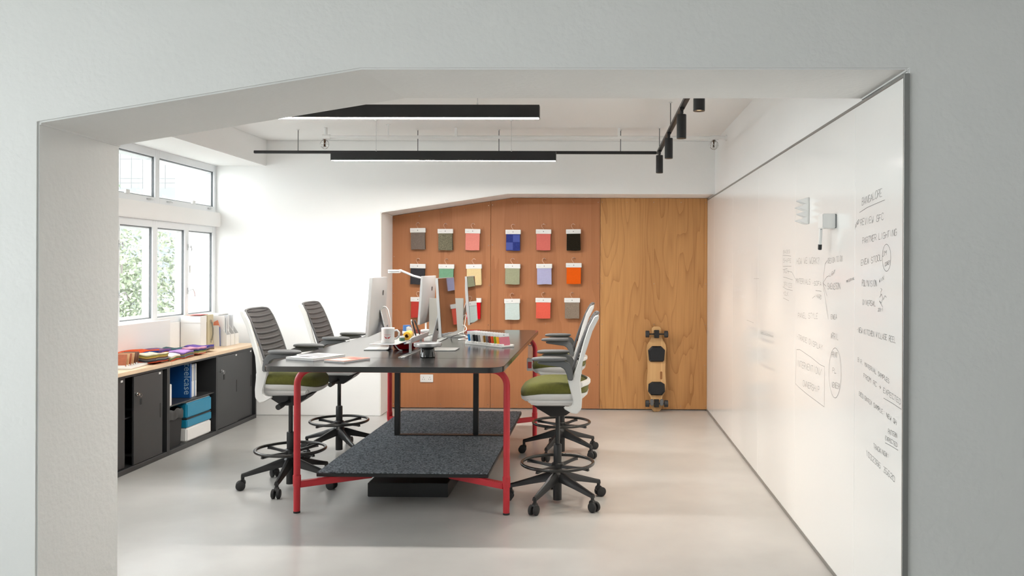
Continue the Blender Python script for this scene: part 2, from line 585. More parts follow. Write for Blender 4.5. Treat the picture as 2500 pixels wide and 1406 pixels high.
def ribbon(mb, pts, w):
    """Flat stroke on the board face (plane x = -0.0006), pts in (y, z)."""
    for p, q in zip(pts, pts[1:]):
        d = Vector((q[0] - p[0], q[1] - p[1]))
        if d.length < 1e-6:
            continue
        d.normalize()
        n = Vector((-d.y, d.x)) * (w / 2)
        e = d * (w * 0.3)
        x = -0.0006 - rnd.random() * 0.0002
        vs = [mb.bm.verts.new((x, *c)) for c in ((p[0] - e.x + n.x, p[1] - e.y + n.y), (p[0] - e.x - n.x, p[1] - e.y - n.y),
                                                (q[0] + e.x - n.x, q[1] + e.y - n.y), (q[0] + e.x + n.x, q[1] + e.y + n.y))]
        mb.bm.faces.new(vs)


def write(body, y0, z0, y1, z1, h, m, w):
    """One part for each written word."""
    n = len(body)
    start = 0
    for word in body.split(' '):
        mb = MB()
        for i, ch in enumerate(word, start):
            t0, t1 = i / n, (i + 0.78) / n
            dz = rnd.uniform(-0.06, 0.06) * h
            for s in FONT[ch].split():
                pts = []
                for k in range(0, len(s), 2):
                    u, v = int(s[k]) / 4, int(s[k + 1]) / 6
                    t = t0 + (t1 - t0) * (u + rnd.uniform(-0.05, 0.05) + 0.08 * v)
                    pts.append((y0 + (y1 - y0) * t, z0 + (z1 - z0) * t + h * (v + rnd.uniform(-0.04, 0.04)) + dz))
                ribbon(mb, pts, w)
        mb.build('handwritten_word', m, wbd)
        start += len(word) + 1


NOTES = [('BANGALORE',3.953,1.904,3.670,1.927,0.033),
 ('REVIEW GFC',3.976,1.811,3.648,1.820,0.029),
 ('AND',4.058,1.799,3.989,1.831,0.018),
 ('PARTNER LIGHTING',3.944,1.724,3.488,1.746,0.027),
 ('ENEA STOOL',3.961,1.621,3.672,1.645,0.027),
 ('JM',3.667,1.661,3.610,1.667,0.021),
 ('COREY',3.635,1.618,3.569,1.629,0.015),
 ('POLYVISION',3.948,1.526,3.735,1.529,0.027),
 ('WIN',3.708,1.545,3.645,1.562,0.015),
 ('DIVERSAL',3.935,1.440,3.750,1.439,0.023),
 ('2011',3.722,1.418,3.653,1.422,0.013),
 ('-NEW KITCHEN VILLAGE REEL',4.020,1.305,3.497,1.298,0.024),
 ('B.R. MATERIAL SAMPLES',4.005,1.166,3.573,1.119,0.019),
 ('FROM RC > EXPECTED',3.918,1.099,3.433,1.050,0.021),
 ('DESIGNTEX SAMPLE: NEW QH',3.984,1.007,3.483,0.958,0.019),
 ('PATTERN',3.586,0.904,3.478,0.907,0.019),
 ('EXPECTED',3.621,0.871,3.473,0.869,0.017),
 ('TRACKING#:',3.775,0.803,3.574,0.798,0.020),
 ('1032386 35620',3.878,0.747,3.500,0.716,0.024),
 ('HOW WE WORK?',5.237,1.638,4.697,1.635,0.036),
 ('DESIGN TO DO',4.531,1.636,4.259,1.647,0.027),
 ('LIGHT',4.498,1.566,4.390,1.582,0.019),
 ('SVENSSON',4.537,1.497,4.293,1.503,0.031),
 ('MATERIALS',5.257,1.518,4.894,1.514,0.031),
 ('-SOFA',4.856,1.513,4.653,1.512,0.023),
 ('HARD',4.773,1.442,4.651,1.437,0.023),
 ('ENEA',4.471,1.341,4.349,1.346,0.024),
 ('PANEL STYLE',5.200,1.303,4.727,1.326,0.030),
 ('MATERIAL',4.194,1.538,4.061,1.556,0.012),
 ('BAGES',5.620,1.712,5.417,1.711,0.019),
 ('SHAPE',5.618,1.652,5.381,1.647,0.025),
 ('PAN',5.605,1.575,5.449,1.576,0.022),
 ('OFFICES',5.603,1.493,5.356,1.485,0.027),
 ('YOLK',5.614,1.430,5.458,1.432,0.024),
 ('-TRADE DISPLAY',5.229,1.174,4.622,1.156,0.030),
 ('INTERVENTION/',5.226,1.003,4.645,1.016,0.038),
 ('OWNERSHIP',5.069,0.902,4.686,0.912,0.035),
 ('APRIL',4.469,1.237,4.325,1.240,0.030),
 ('PRINT',4.452,1.138,4.339,1.146,0.028),
 ('PL',4.435,1.058,4.360,1.065,0.025),
 ('VENEER',4.450,0.980,4.300,0.990,0.028)]
FAINT = [('W. SUPPLY',7.689,1.737,6.935,1.737,0.030),
 ('LAMPS',7.287,1.488,7.006,1.492,0.021),
 ('BRASS',6.630,1.790,6.380,1.783,0.013),
 ('STEEL',6.643,1.595,6.507,1.596,0.017),
 ('OAK',7.635,1.407,7.203,1.419,0.026),
 ('TABLE',7.326,1.358,7.003,1.369,0.018),
 ('DUE FRI',6.961,1.207,6.634,1.219,0.017),
 ('RE-ORDER',6.978,1.117,6.564,1.127,0.017),
 ('SALES TEAM',6.367,1.123,5.922,1.139,0.019),
 ('FEEDBACK MAP',6.365,1.067,5.894,1.078,0.019),
 ('LIST',6.364,0.989,6.163,1.003,0.016),
 ('PLAN',6.331,0.937,6.177,0.947,0.015),
 ('UPLOAD DATA',6.361,0.872,5.863,0.889,0.015),
 ('SPEC',6.956,0.966,6.699,0.980,0.014),
 ('AREA',6.955,0.929,6.560,0.948,0.013),
 ('TEAM',6.971,0.805,6.731,0.816,0.013),
 ('PLUS',6.857,0.761,6.625,0.773,0.013),
 ('NOTE',6.218,1.438,6.128,1.441,0.012),
 ('ITEM',6.310,1.423,6.187,1.427,0.016)]
STROKES = [[(3.989,1.874),(3.875,1.890),(3.756,1.898),(3.638,1.905)],
 [(3.644,1.046),(3.538,1.041),(3.433,1.033)],
 [(3.621,0.857),(3.545,0.859),(3.468,0.858)],
 [(4.628,1.528),(4.588,1.634),(4.539,1.652)],
 [(4.628,1.528),(4.554,1.563),(4.506,1.570)],
 [(4.628,1.528),(4.561,1.512)],
 [(4.628,1.528),(4.544,1.459)],
 [(4.627,1.522),(4.518,1.336)],
 [(4.855,1.437),(4.792,1.453)],
 [(4.783,1.484),(4.661,1.482)],
 [(5.632,1.699),(5.393,1.689)],
 [(5.630,1.624),(5.381,1.624)],
 [(5.630,1.602),(5.496,1.608)],
 [(5.617,1.553),(5.484,1.546),(5.345,1.537)],
 [(5.628,1.487),(5.506,1.473),(5.344,1.469)],
 [(5.614,1.413),(5.446,1.400)],
 [(5.632,1.696),(5.630,1.630)],
 [(5.484,1.592),(5.369,1.587),(5.268,1.543)],
 [(5.232,1.104),(5.154,1.112),(4.877,1.093),(4.680,1.073),(4.590,1.072)],
 [(4.590,1.072),(4.592,0.852)],
 [(4.592,0.852),(4.969,0.865),(5.171,0.878),(5.262,0.888)],
 [(5.262,0.888),(5.232,1.104)],
 [(3.702,1.481),(3.675,1.496),(3.659,1.478),(3.680,1.456),(3.701,1.466)],
 [(3.686,1.488),(3.686,1.506),(3.670,1.516),(3.686,1.521)],
 [(3.701,1.463),(3.659,1.439)],
 [(3.654,1.472),(3.633,1.490),(3.613,1.484)],
 [(6.383,1.125),(6.151,1.130),(5.922,1.131)],
 [(6.382,1.116),(5.922,1.125)],
 [(6.980,1.182),(6.668,1.178)],
 [(6.538,1.500),(6.536,1.378)],
 [(6.676,1.530),(6.456,1.533)],
 [(6.750,1.661),(6.746,1.496)],
 [(3.562,1.654),(3.564,1.639),(3.569,1.625),(3.577,1.613),(3.588,1.604),(3.600,1.598),(3.614,1.596),(3.628,1.598),(3.641,1.604),(3.653,1.613),(3.661,1.626),(3.667,1.640),(3.669,1.655),(3.667,1.670),(3.662,1.685),(3.654,1.697),(3.642,1.706),(3.629,1.711),(3.615,1.713),(3.602,1.710),(3.589,1.704),(3.578,1.695),(3.569,1.683),(3.564,1.669),(3.562,1.654)],
 [(4.276,1.077),(4.279,1.044),(4.289,1.012),(4.306,0.983),(4.329,0.959),(4.355,0.942),(4.384,0.933),(4.414,0.933),(4.441,0.942),(4.466,0.960),(4.485,0.985),(4.497,1.015),(4.502,1.049),(4.498,1.084),(4.487,1.118),(4.469,1.147),(4.445,1.171),(4.417,1.187),(4.388,1.194),(4.359,1.192),(4.332,1.182),(4.309,1.164),(4.291,1.139),(4.280,1.110),(4.276,1.077)]]

for nt_ in NOTES:
    write(*nt_, M_INK, 0.0019)
for nt_ in FAINT:
    write(*nt_, M_INK2, 0.0034)
for st in STROKES:
    sm = MB()
    ribbon(sm, st, 0.0022)
    sm.build('drawn_line', M_INK, wbd)

# spiked holder and marker holder stuck on the board
t = thing('spiked_magnet', 'white block of triangular spikes stuck on the whiteboard', 'magnet', (XB, 4.98, 1.95))
MB().box(-0.012, -0.0009, -0.048, 0.048, -0.078, 0.078).build('base_plate', M_WHITEP, t, bevel=0.002)
for j in range(2):
    for k in range(4):
        cy, cz = -0.024 + 0.048 * j, -0.0585 + 0.039 * k
        mb = MB()
        v = [mb.bm.verts.new((-0.012, cy + a * 0.023, cz + b * 0.0188)) for a, b in ((-1, -1), (1, -1), (1, 1), (-1, 1))]
        tip = mb.bm.verts.new((-0.062 - 0.012 * ((j + k) % 2), cy, cz))
        mb.bm.faces.new(v)
        for a in range(4):
            mb.bm.faces.new((v[a], v[(a + 1) % 4], tip))
        mb.build('spike', M_WHITEP, t)
t = thing('marker_holder', 'small white box-shaped holder stuck on the whiteboard', 'holder', (XB, 4.42, 1.857))
MB().box(-0.072, -0.004, -0.05, 0.05, -0.038, 0.038).build('body', M_WHITEP, t, bevel=0.004)
MB().box(-0.004, -0.0009, -0.048, 0.048, -0.036, 0.036).build('magnet_pad', M_GASKET, t)
MB().torus((-0.05, 0.062, 0.0), 0.036, 0.005, 20, 8, Matrix.Rotation(PI / 2, 4, 'Y')).build('clip_band', M_BLACKP, t, smooth=60)
t = thing('marker_pen', 'white marker pen with black cap hanging below its holder', 'marker', (XB - 0.05, 4.49, 1.82), rot=(math.radians(10), 0, 0))
MB().lathe([(0.0085, -0.085), (0.0095, -0.083), (0.0095, 0.03), (0.008, 0.034)], n=14).build('barrel', M_WHITEP, t, smooth=40)
MB().lathe([(0.009, -0.112), (0.0105, -0.108), (0.0105, -0.083)], n=14).build('cap', M_BLACKP, t, smooth=40)
MB().lathe([(0.0088, 0.034), (0.0088, 0.046), (0.006, 0.048)], n=14).build('end_plug', M_BLACKP, t, smooth=40)

# ---------------------------------------------------------------- cabinets under the windows
XC = -3.64
XCB = -4.13


def cabinet(y0, y1, label, front):
    t = thing('storage_cabinet', label, 'cabinet', (0, 0, 0), group='charcoal steel cabinets under the windows')
    mb = MB()
    f = 0.022
    mb.box(XCB, XC, y0, y0 + f, 0, 0.766)
    mb.box(XCB, XC, y1 - f, y1, 0, 0.766)
    mb.box(XCB, XC, y0 + f, y1 - f, 0.744, 0.766)
    mb.box(XCB, XC, y0 + f, y1 - f, 0, 0.04)
    mb.box(XCB, XCB + 0.012, y0 + f, y1 - f, 0.04, 0.744)
    mb.build('carcass', M_CAB, t, bevel=0.0015, seg=1)
    front(t, y0 + f, y1 - f)
    return t


def door(t, a, b, x, slot_side, lock=None):
    """Sliding door a..b at depth x with a slot pull; lock at (y, z)."""
    d = MB().box(x - 0.016, x, a, b, 0.044, 0.74).build('door', M_CAB, t, bevel=0.002, seg=1)
    sy = b - 0.035 if slot_side > 0 else a + 0.035
    mb = MB()
    mb.box(x - 0.001, x + 0.0012, sy - 0.008, sy + 0.008, 0.35, 0.47)
    mb.build('pull_slot', M_RUBBER, d)
    MB().box(x, x + 0.001, b - 0.06, b - 0.03, 0.712, 0.728).build('label_tag', M_WHITE, d)
    if lock:
        y, z = lock
        k = MB()
        k.cyl((x, y, z), (x + 0.014, y, z), 0.014, n=16)
        k.cyl((x + 0.014, y, z), (x + 0.026, y, z), 0.010, n=16)
        k.build('lock', M_CHROME, d, smooth=40)
        MB().torus((x + 0.028, y + 0.018, z - 0.012), 0.014, 0.0016, 16, 6, Matrix.Rotation(PI / 2, 4, 'Y')).build('key_ring', M_CHROME, d, smooth=60)
        MB().box(x + 0.024, x + 0.030, y + 0.008, y + 0.034, z - 0.085, z - 0.035, ).build('key_fob', M_RUBBER, d, bevel=0.002)
    return d


def front1(t, a, b):
    door(t, 6.513, 6.947, XC - 0.004, 1, (6.545, 0.598))
    door(t, a, 6.425, XC - 0.024, -1)
    MB().box(XCB + 0.012, XC - 0.05, a, b, 0.41, 0.42).build('shelf', M_CAB, t)


def front2(t, a, b):
    MB().box(XCB + 0.012, XC - 0.02, a, b, 0.403, 0.415).build('shelf', M_CAB, t)


def front3(t, a, b):
    door(t, a + 0.002, 8.416, XC - 0.004, 1, (8.02, 0.60))
    door(t, 8.40, b - 0.03, XC - 0.024, 1)
    MB().box(XCB + 0.012, XC - 0.05, a, b, 0.41, 0.42).build('shelf', M_CAB, t)


cabinet(6.13, 7.036, 'charcoal cabinet nearest the doorway pillar, sliding door ajar with key in lock', front1)
cabinet(7.038, 7.944, 'open charcoal cabinet holding a blue book, a bin and a teal box', front2)
cabinet(7.946, 8.866, 'closed charcoal cabinet with hanging key, nearest the back wall', front3)
tag(MB().box(XCB, -3.615, 6.13, 7.036, 0.767, 0.796).build('counter_top', M_COUNTER, bevel=0.002), 'pale oak counter top section holding the wooden tile rack', 'counter')
tag(MB().box(XCB, -3.615, 7.038, 8.876, 0.767, 0.796).build('counter_top', M_COUNTER, bevel=0.002), 'pale oak counter top section carrying the file boxes', 'counter')

# things inside the open cabinet
blue = smat('blue_cover', (12, 84, 158), rough=0.45)
t = thing('blue_book', 'blue book with large pale lettering in the open cabinet', 'book', (0, 0, 0))
MB().box(-3.96, -3.70, 7.53, 7.565, 0.4155, 0.725).build('cover', blue, t, bevel=0.002)
Mtx = Matrix.Translation((-3.752, 7.5292, 0.708)) @ Matrix.Rotation(PI / 2, 4, 'X') @ Matrix.Rotation(-PI / 2, 4, 'Z')
text_mesh('lettering', 'steelcase', 0.088, smat('pale_blue_print', (178, 208, 228), rough=0.5), t, Mtx @ Matrix.Translation((-0.055, 0, 0)))
y = 7.567
for i, (w, c, nm) in enumerate(((0.03, (226, 226, 224), 'white'), (0.028, (214, 216, 218), 'pale grey'), (0.012, (40, 110, 170), 'thin blue'), (0.026, (222, 222, 222), 'white'))):
    t = thing('binder', '%s binder standing %s right of the blue book' % (nm, ['directly', 'second', 'third', 'fourth'][i]), 'binder', group='binders in the open cabinet')
    MB().box(-3.95, -3.705, y, y + w, 0.4155, 0.715).build('body', smat('binder_%d' % i, c, rough=0.5), t, bevel=0.002)
    MB().box(-3.705, -3.7045, y + w * 0.3, y + w * 0.55, 0.56, 0.69).build('spine_print', M_GASKET, t)
    y += w + 0.001
tag(MB().box(-3.90, -3.652, 7.066, 7.115, 0.4155, 0.60).build('white_carton', M_WHITEP, bevel=0.004), 'slim white carton at the left end of the open cabinet shelf', 'box')
t = thing('waste_bin', 'black bin with a bag liner inside the open cabinet', 'bin', (-3.79, 7.215, 0.0405))
mb = MB()
mb.loft([[(x * s, yy * s, z) for x, yy in ((-0.12, -0.12), (0.12, -0.12), (0.12, 0.12), (-0.12, 0.12))] for s, z in ((0.9, 0), (1.0, 0.3), (0.98, 0.3), (0.88, 0.01))])
mb.build('body', M_RUBBER, t, bevel=0.004)
mb = MB()
n = 40
rows = []
for s, z in ((1.04, 0.24), (1.06, 0.30), (0.99, 0.325), (0.93, 0.30)):
    rows.append([])
    for k in range(n):
        a = k * 2 * PI / n
        q = max(abs(math.cos(a)), abs(math.sin(a)))
        rr = 0.12 / q * s * (1 + 0.012 * math.sin(11 * a + z * 30))
        rows[-1].append((rr * math.cos(a) * 1.0, rr * math.sin(a), z + 0.008 * math.sin(7 * a)))
mb.loft(rows, cap=False)
mb.build('bag_liner', mat('bag_film', (0.012, 0.012, 0.012), 0.3), t, smooth=50)
t = thing('storage_box', 'teal storage box with white base and slotted lid', 'box', (-3.80, 7.63, 0.0405))
teal = smat('teal_plastic', (20, 128, 164), rough=0.4)
MB().box(-0.14, 0.14, -0.235, 0.235, 0.0, 0.125).build('base', M_WHITEP, t, bevel=0.012, seg=3)
MB().box(-0.142, 0.142, -0.238, 0.238, 0.128, 0.20).build('lower_shell', teal, t, bevel=0.008, seg=3)
MB().box(-0.138, 0.138, -0.232, 0.232, 0.20, 0.212).build('seam_band', M_RUBBER, t)
ld = MB().box(-0.142, 0.142, -0.238, 0.238, 0.212, 0.345).build('upper_shell', teal, t, bevel=0.012, seg=3)
MB().box(-0.13, 0.13, -0.225, 0.225, 0.3455, 0.352).build('lid', smat('lid_grey', (196, 204, 206), rough=0.5), t, bevel=0.003)
MB().box(-0.025, 0.025, -0.07, 0.07, 0.3522, 0.3535).build('hand_slot', M_RUBBER, t)

# things on the counter
tag(MB().box(-4.025, -4.0, 5.9, 7.76, 0.7965, 1.112).build('leaning_panel', M_WHITEP, bevel=0.003), 'plain white panel standing on the counter below the window', 'panel')
t = thing('archive_box', 'white archive box on the counter behind the purple fabrics', 'box')
MB().box(-4.125, -3.925, 8.2, 8.325, 0.7965, 1.115).build('body', M_WHITEP, t, bevel=0.003)
MB().box(-4.12, -3.9245, 8.196, 8.328, 1.05, 1.1165).build('lid_edge', M_WHITE, t, bevel=0.003)
t = thing('file_case', 'beige upright file case with a strap handle', 'file case')
MB().box(-4.12, -3.92, 8.335, 8.465, 0.7965, 1.125).build('body', smat('beige_board', (196, 186, 156), rough=0.55), t, bevel=0.003)
h = MB().tube([(-3.92, 8.40, 1.06), (-3.905, 8.40, 1.045), (-3.897, 8.405, 0.98), (-3.897, 8.405, 0.93), (-3.905, 8.40, 0.87), (-3.92, 8.40, 0.855)], 0.007, 8)
h.build('handle', smat('strap_grey', (120, 118, 110), rough=0.5), t, smooth=40)
for z in (1.055, 0.86):
    MB().box(-3.921, -3.906, 8.392, 8.41, z - 0.02, z + 0.02).build('handle_clip', M_CHROME, t, bevel=0.003)
red_paper = smat('red_print', (206, 84, 84), rough=0.6)
tag(MB().box(-4.08, -3.95, 8.23, 8.42, 1.1265, 1.129).build('leaflet', red_paper), 'red and white leaflet lying on top of the file boxes', 'leaflet')


def magazine_file(y, label, papers):
    t = thing('magazine_file', label, 'magazine file', (0, 0, 0), group='white magazine files by the back wall')
    z0 = 0.7965
    x0, x1 = -4.09, -3.80
    w = 0.09
    prof = [(x0, z0), (x1, z0), (x1, z0 + 0.115), (x1 - 0.10, z0 + 0.26), (x0, z0 + 0.29)]
    for yy in (y, y + w - 0.004):
        MB().prism(prof, 'y', yy, yy + 0.004).build('side', M_WHITEP, t)
    MB().box(x1 - 0.004, x1, y + 0.004, y + w - 0.004, z0, z0 + 0.115).build('front', M_WHITEP, t)
    MB().box(x0, x0 + 0.004, y + 0.004, y + w - 0.004, z0, z0 + 0.29).build('back', M_WHITEP, t)
    MB().box(x0 + 0.004, x1 - 0.004, y + 0.004, y + w - 0.004, z0, z0 + 0.004).build('bottom', M_WHITEP, t)
    for k, (c, nm) in enumerate(papers):
        yy = y + 0.008 + k * 0.024
        tag(MB().box(x0 + 0.006, x1 - 0.03 - 0.02 * (k % 2), yy, yy + 0.016, z0 + 0.0045, z0 + 0.31 - 0.012 * k).build('booklet', smat('booklet_%s' % nm, c, rough=0.55), bevel=0.001, seg=1),
            '%s booklet in %s' % (nm, 'the ' + label.split(',')[0]), 'booklet', 'booklets in the magazine files')


magazine_file(8.50, 'white magazine file nearest the beige case, packed full', (((224, 224, 224), 'white'), ((90, 120, 160), 'slate blue'), ((206, 208, 210), 'pale grey')))
magazine_file(8.60, 'middle white magazine file, half full', (((226, 226, 228), 'bright white'), ((140, 140, 144), 'mid grey')))
magazine_file(8.70, 'white magazine file nearest the back wall', (((216, 218, 222), 'cool white'), ((150, 156, 160), 'steel grey')))
t = thing('spiral_notebook', 'white spiral notebook lying on top of the magazine files', 'notebook', (-3.97, 8.63, 1.108))
MB().box(-0.10, 0.07, -0.10, 0.13, 0, 0.012).build('pages', M_WHITE, t)
mb = MB()
for k in range(12):
    mb.torus((0.07, -0.09 + k * 0.0185, 0.008), 0.011, 0.0014, 12, 5, Matrix.Rotation(PI / 2, 4, 'X'))
mb.build('spiral_binding', M_SILVER, t)['kind'] = 'stuff'
t = thing('pen_pot_papers', 'orange and blue folded leaflets leaning beside the beige case', 'leaflet', (-3.875, 8.485, 0.7965), rot=(math.radians(4), 0, 0))
MB().box(-0.05, 0.02, -0.006, 0.0, 0, 0.20).build('blue_sheet', smat('sheet_blue', (70, 90, 150), rough=0.6), t)
MB().prism([(-0.05, 0.2), (0.02, 0.2), (0.0, 0.27), (-0.04, 0.25)], 'y', -0.006, -0.001).build('orange_sheet', smat('sheet_orange', (224, 140, 110), rough=0.6), t)
MB().box(-0.06, 0.015, -0.013, -0.008, 0, 0.215).build('white_sheet', M_WHITE, t)


# fabric squares stacked on the counter
def wavy_mesh(w, d, th, seed):
    r = random.Random(seed)
    ph = [r.uniform(0, 6.28) for _ in range(4)]
    n = 7
    mb = MB()
    rows = [[(-w / 2 + w * j / n + r.uniform(-.003, .003), -d / 2 + d * i / n, 0.005 * math.sin(2.2 * j / n * 3 + ph[0]) + 0.004 * math.sin(i / n * 5 + ph[1]) + 0.006 * ((j / n - .5) ** 2 + (i / n - .5) ** 2) * math.sin(ph[2]))
             for j in range(n + 1)] for i in range(n + 1)]
    return mb.grid(rows, (0, 0, th))


CLOTH = {'orange': (226, 92, 52), 'navy': (44, 54, 108), 'blue': (64, 84, 160), 'violet': (104, 82, 150), 'lilac': (178, 138, 196), 'plum': (112, 52, 92), 'charcoal': (58, 58, 64),
         'grey': (128, 132, 136), 'slate': (96, 108, 116), 'teal': (74, 104, 112), 'cream': (226, 214, 188), 'olive': (146, 140, 82), 'mustard': (190, 160, 80), 'rust': (176, 74, 48), 'pink': (206, 150, 170),
         'white': (226, 226, 226), 'sand': (196, 176, 146), 'green': (92, 120, 92), 'mauve': (140, 104, 140), 'brown': (112, 84, 70)}
ORD = ['topmost', 'second from top', 'third from top', 'fourth from top', 'fifth from top', 'sixth from top', 'seventh from top', 'eighth from top']


def cloth_stack(x, y, w, d, rz, th, cols, where, seed):
    base = wavy_mesh(w, d, th * 0.9, seed).build('fabric_square', M_GREEN, smooth=50)
    me0 = base.data
    bpy.data.objects.remove(base)
    n = len(cols)
    for k, c in enumerate(reversed(cols)):
        me = me0.copy()
        me.materials.clear()
        me.materials.append(smat('cloth_' + c, CLOTH[c], rough=0.95, spec=0.1, bump=(300, 0.4), var=(120, 0.08)))
        o = bpy.data.objects.new('fabric_square', me)
        col.objects.link(o)
        o.location = (x + rnd.uniform(-.004, .004), y + rnd.uniform(-.004, .004), 0.806 + k * th)
        o.rotation_euler = (0, 0, rz + rnd.uniform(-.03, .03))
        i = n - 1 - k
        tag(o, '%s fabric square, %s in the stack %s' % (c, ORD[i] if k or n == 1 else 'bottom', where), 'fabric', 'fabric squares stacked on the counter')


cloth_stack(-3.90, 7.02, 0.18, 0.36, 0.0, 0.0108, ['orange', 'blue', 'navy', 'plum', 'pink', 'grey', 'slate', 'olive'], 'with orange top', 1)
cloth_stack(-3.90, 7.33, 0.17, 0.20, 0.1, 0.0105, ['mauve', 'violet', 'rust', 'slate', 'teal', 'charcoal', 'navy'], 'beside the orange-topped one', 2)
cloth_stack(-3.90, 7.58, 0.17, 0.22, 0.1, 0.010, ['teal', 'grey', 'white', 'slate', 'rust'], 'with teal top', 3)
cloth_stack(-3.725, 6.94, 0.16, 0.22, 0.06, 0.0105, ['cream', 'olive', 'mustard', 'brown', 'grey', 'charcoal', 'rust'], 'with cream top', 4)
cloth_stack(-3.725, 7.17, 0.15, 0.18, 0.05, 0.009, ['white', 'cream', 'olive', 'green', 'rust'], 'with white top', 5)
cloth_stack(-3.72, 7.39, 0.16, 0.21, 0.08, 0.0092, ['lilac', 'violet', 'olive', 'slate', 'grey', 'rust'], 'with lilac top', 6)
cloth_stack(-3.715, 7.63, 0.15, 0.20, 0.12, 0.0085, ['pink', 'mauve', 'navy', 'green', 'olive', 'sand', 'rust'], 'with pink top', 7)
cloth_stack(-3.79, 7.90, 0.20, 0.22, 0.15, 0.0085, ['violet', 'blue', 'mauve', 'grey', 'brown', 'sand'], 'by the archive box', 8)

t = thing('tile_rack', 'white slotted rack of wooden tiles near the pillar', 'rack', (-3.79, 6.68, 0.7965), rz=0.12)
MB().box(-0.10, 0.10, -0.19, 0.17, 0, 0.018).build('base', M_WHITEP, t, bevel=0.003)
for k in range(6):
    MB().box(-0.095, 0.05, -0.175 + k * 0.045, -0.162 + k * 0.045, 0.0185, 0.03).build('slot_rib', M_WHITEP, t)
for k in range(6):
    m = M_WALNUT if k >= 4 else (M_OAKS if k % 2 else smat('sample_cherry', (168, 92, 58), rough=0.5, var=(40, 0.12)))
    o = MB().box(-0.07, 0.05, -0.003, 0.003, 0, 0.098).build('wooden_tile', m, bevel=0.001, seg=1)
    o.matrix_world = Matrix.Translation((-3.79, 6.68, 0.7965)) @ Matrix.Rotation(0.12, 4, 'Z') @ Matrix.Translation((0, -0.152 + k * 0.045, 0.0195)) @ Matrix.Rotation(math.radians(-17), 4, 'X')
    tag(o, '%s wooden sample tile, %s from the pillar in the white rack' % (['reddish', 'pale oak', 'reddish', 'pale oak', 'dark walnut', 'dark walnut'][k], ['first', 'second', 'third', 'fourth', 'fifth', 'sixth'][k]), 'wood sample', 'wooden tiles in the counter rack')

# ---------------------------------------------------------------- the standing table
TZ = 0.998
TX0, TX1, TY0, TY1 = -2.07, -0.578, 5.074, 8.227
tb = thing('standing_table', 'long black standing-height table on red tubular legs with carpeted shelf', 'table', ((TX0 + TX1) / 2, (TY0 + TY1) / 2, 0))
ox, oy = (TX0 + TX1) / 2, (TY0 + TY1) / 2


def rounded_rect(x0, x1, y0, y1, rs, n=6):
    """rs: radius at (x0,y0),(x1,y0),(x1,y1),(x0,y1)"""
    out = []
    for (cx, cy, sx, sy, a0), r in zip(((x0, y0, 1, 1, PI), (x1, y0, -1, 1, 1.5 * PI), (x1, y1, -1, -1, 0), (x0, y1, 1, -1, 0.5 * PI)), rs):
        if r == 0:
            out.append((cx, cy))
            continue
        for k in range(n + 1):
            a = a0 + k * PI / 2 / n
            out.append((cx + sx * r + r * math.cos(a), cy + sy * r + r * math.sin(a)))
    return out


SEAM = 5.585
MB().prism([(x - ox, y - oy) for x, y in rounded_rect(TX0, TX1, TY0, SEAM - 0.0008, (0.11, 0.11, 0, 0))], 'z', TZ - 0.034, TZ).build('tabletop', M_TABLE, tb, bevel=0.003, smooth=30)
MB().prism([(x - ox, y - oy) for x, y in rounded_rect(TX0, TX1, SEAM + 0.0008, TY1, (0, 0, 0.11, 0.11))], 'z', TZ - 0.034, TZ).build('tabletop', M_TABLE, tb, bevel=0.003, smooth=30)
LX0, LX1, LY0, LY1 = -1.962, -0.59, 5.433, 7.868
for ly, s in ((LY0, 1), (LY1, -1)):
    for lx, d in ((LX0, 1), (LX1, -1)):
        pts = [(lx - ox, ly - oy, 0.004), (lx - ox, ly - oy, 0.84)]
        for k in range(1, 9):
            a = k * PI / 2 / 8
            pts.append((lx - ox + d * 0.10 * (1 - math.cos(a)), ly - oy, 0.84 + 0.10 * math.sin(a)))
        pts.append((lx - ox + d * 0.3, ly - oy, 0.94))
        lg = MB().tube(pts, 0.0215, 16).build('leg', M_RED, tb, smooth=40)
        MB().cyl((lx - ox, ly - oy, 0), (lx - ox, ly - oy, 0.012), 0.0222, n=16).build('foot_cap', M_RUBBER, lg, smooth=40)
        MB().cyl((lx - ox, ly - oy, 0.175), (lx - ox, ly - oy, 0.25), 0.0255, n=16).build('collar', M_RED, lg, bevel=0.003, smooth=40)
        # bar running inwards to the shelf
        ang = math.atan2(s * 0.30, d * 0.45)
        Mb = Matrix.Translation((lx - ox, ly - oy, 0)) @ Matrix.Rotation(ang, 4, 'Z')
        MB().box(0.015, 0.5, -0.02, 0.02, 0.165, 0.207, Mb).build('shelf_bar', M_RED, tb, bevel=0.004)
    MB().cyl((LX0 + 0.3 - ox, ly - oy, 0.94), (LX1 - 0.3 - ox, ly - oy, 0.94), 0.0213, n=16).build('top_rail', M_RED, tb, smooth=40)
sh = MB().box(-1.872 - ox, -0.724 - ox, 5.545 - oy, 7.98 - oy, 0.209, 0.231).build('shelf_board', M_BLACK, tb, bevel=0.002)
MB().box(-1.868 - ox, -0.728 - ox, 5.549 - oy, 7.976 - oy, 0.2312, 0.241).build('carpet', M_CARPET, sh, bevel=0.002)
for px in (-1.632, -0.99):
    MB().box(px - 0.021 - ox, px + 0.021 - ox, 6.78 - oy, 6.82 - oy, 0.247, TZ - 0.035).build('post', M_BLACK, tb, bevel=0.003)
MB().box(-1.653 - ox, -0.76 - ox, 6.77 - oy, 6.83 - oy, 0.2412, 0.248).build('post_foot', M_BLACK, tb, bevel=0.002)
for px in (-1.75, -1.13):
    MB().box(px - 0.06 - ox, px + 0.06 - ox, 5.62 - oy, 5.72 - oy, TZ - 0.06, TZ - 0.035).build('cable_tray', M_BLACKP, tb, bevel=0.006)

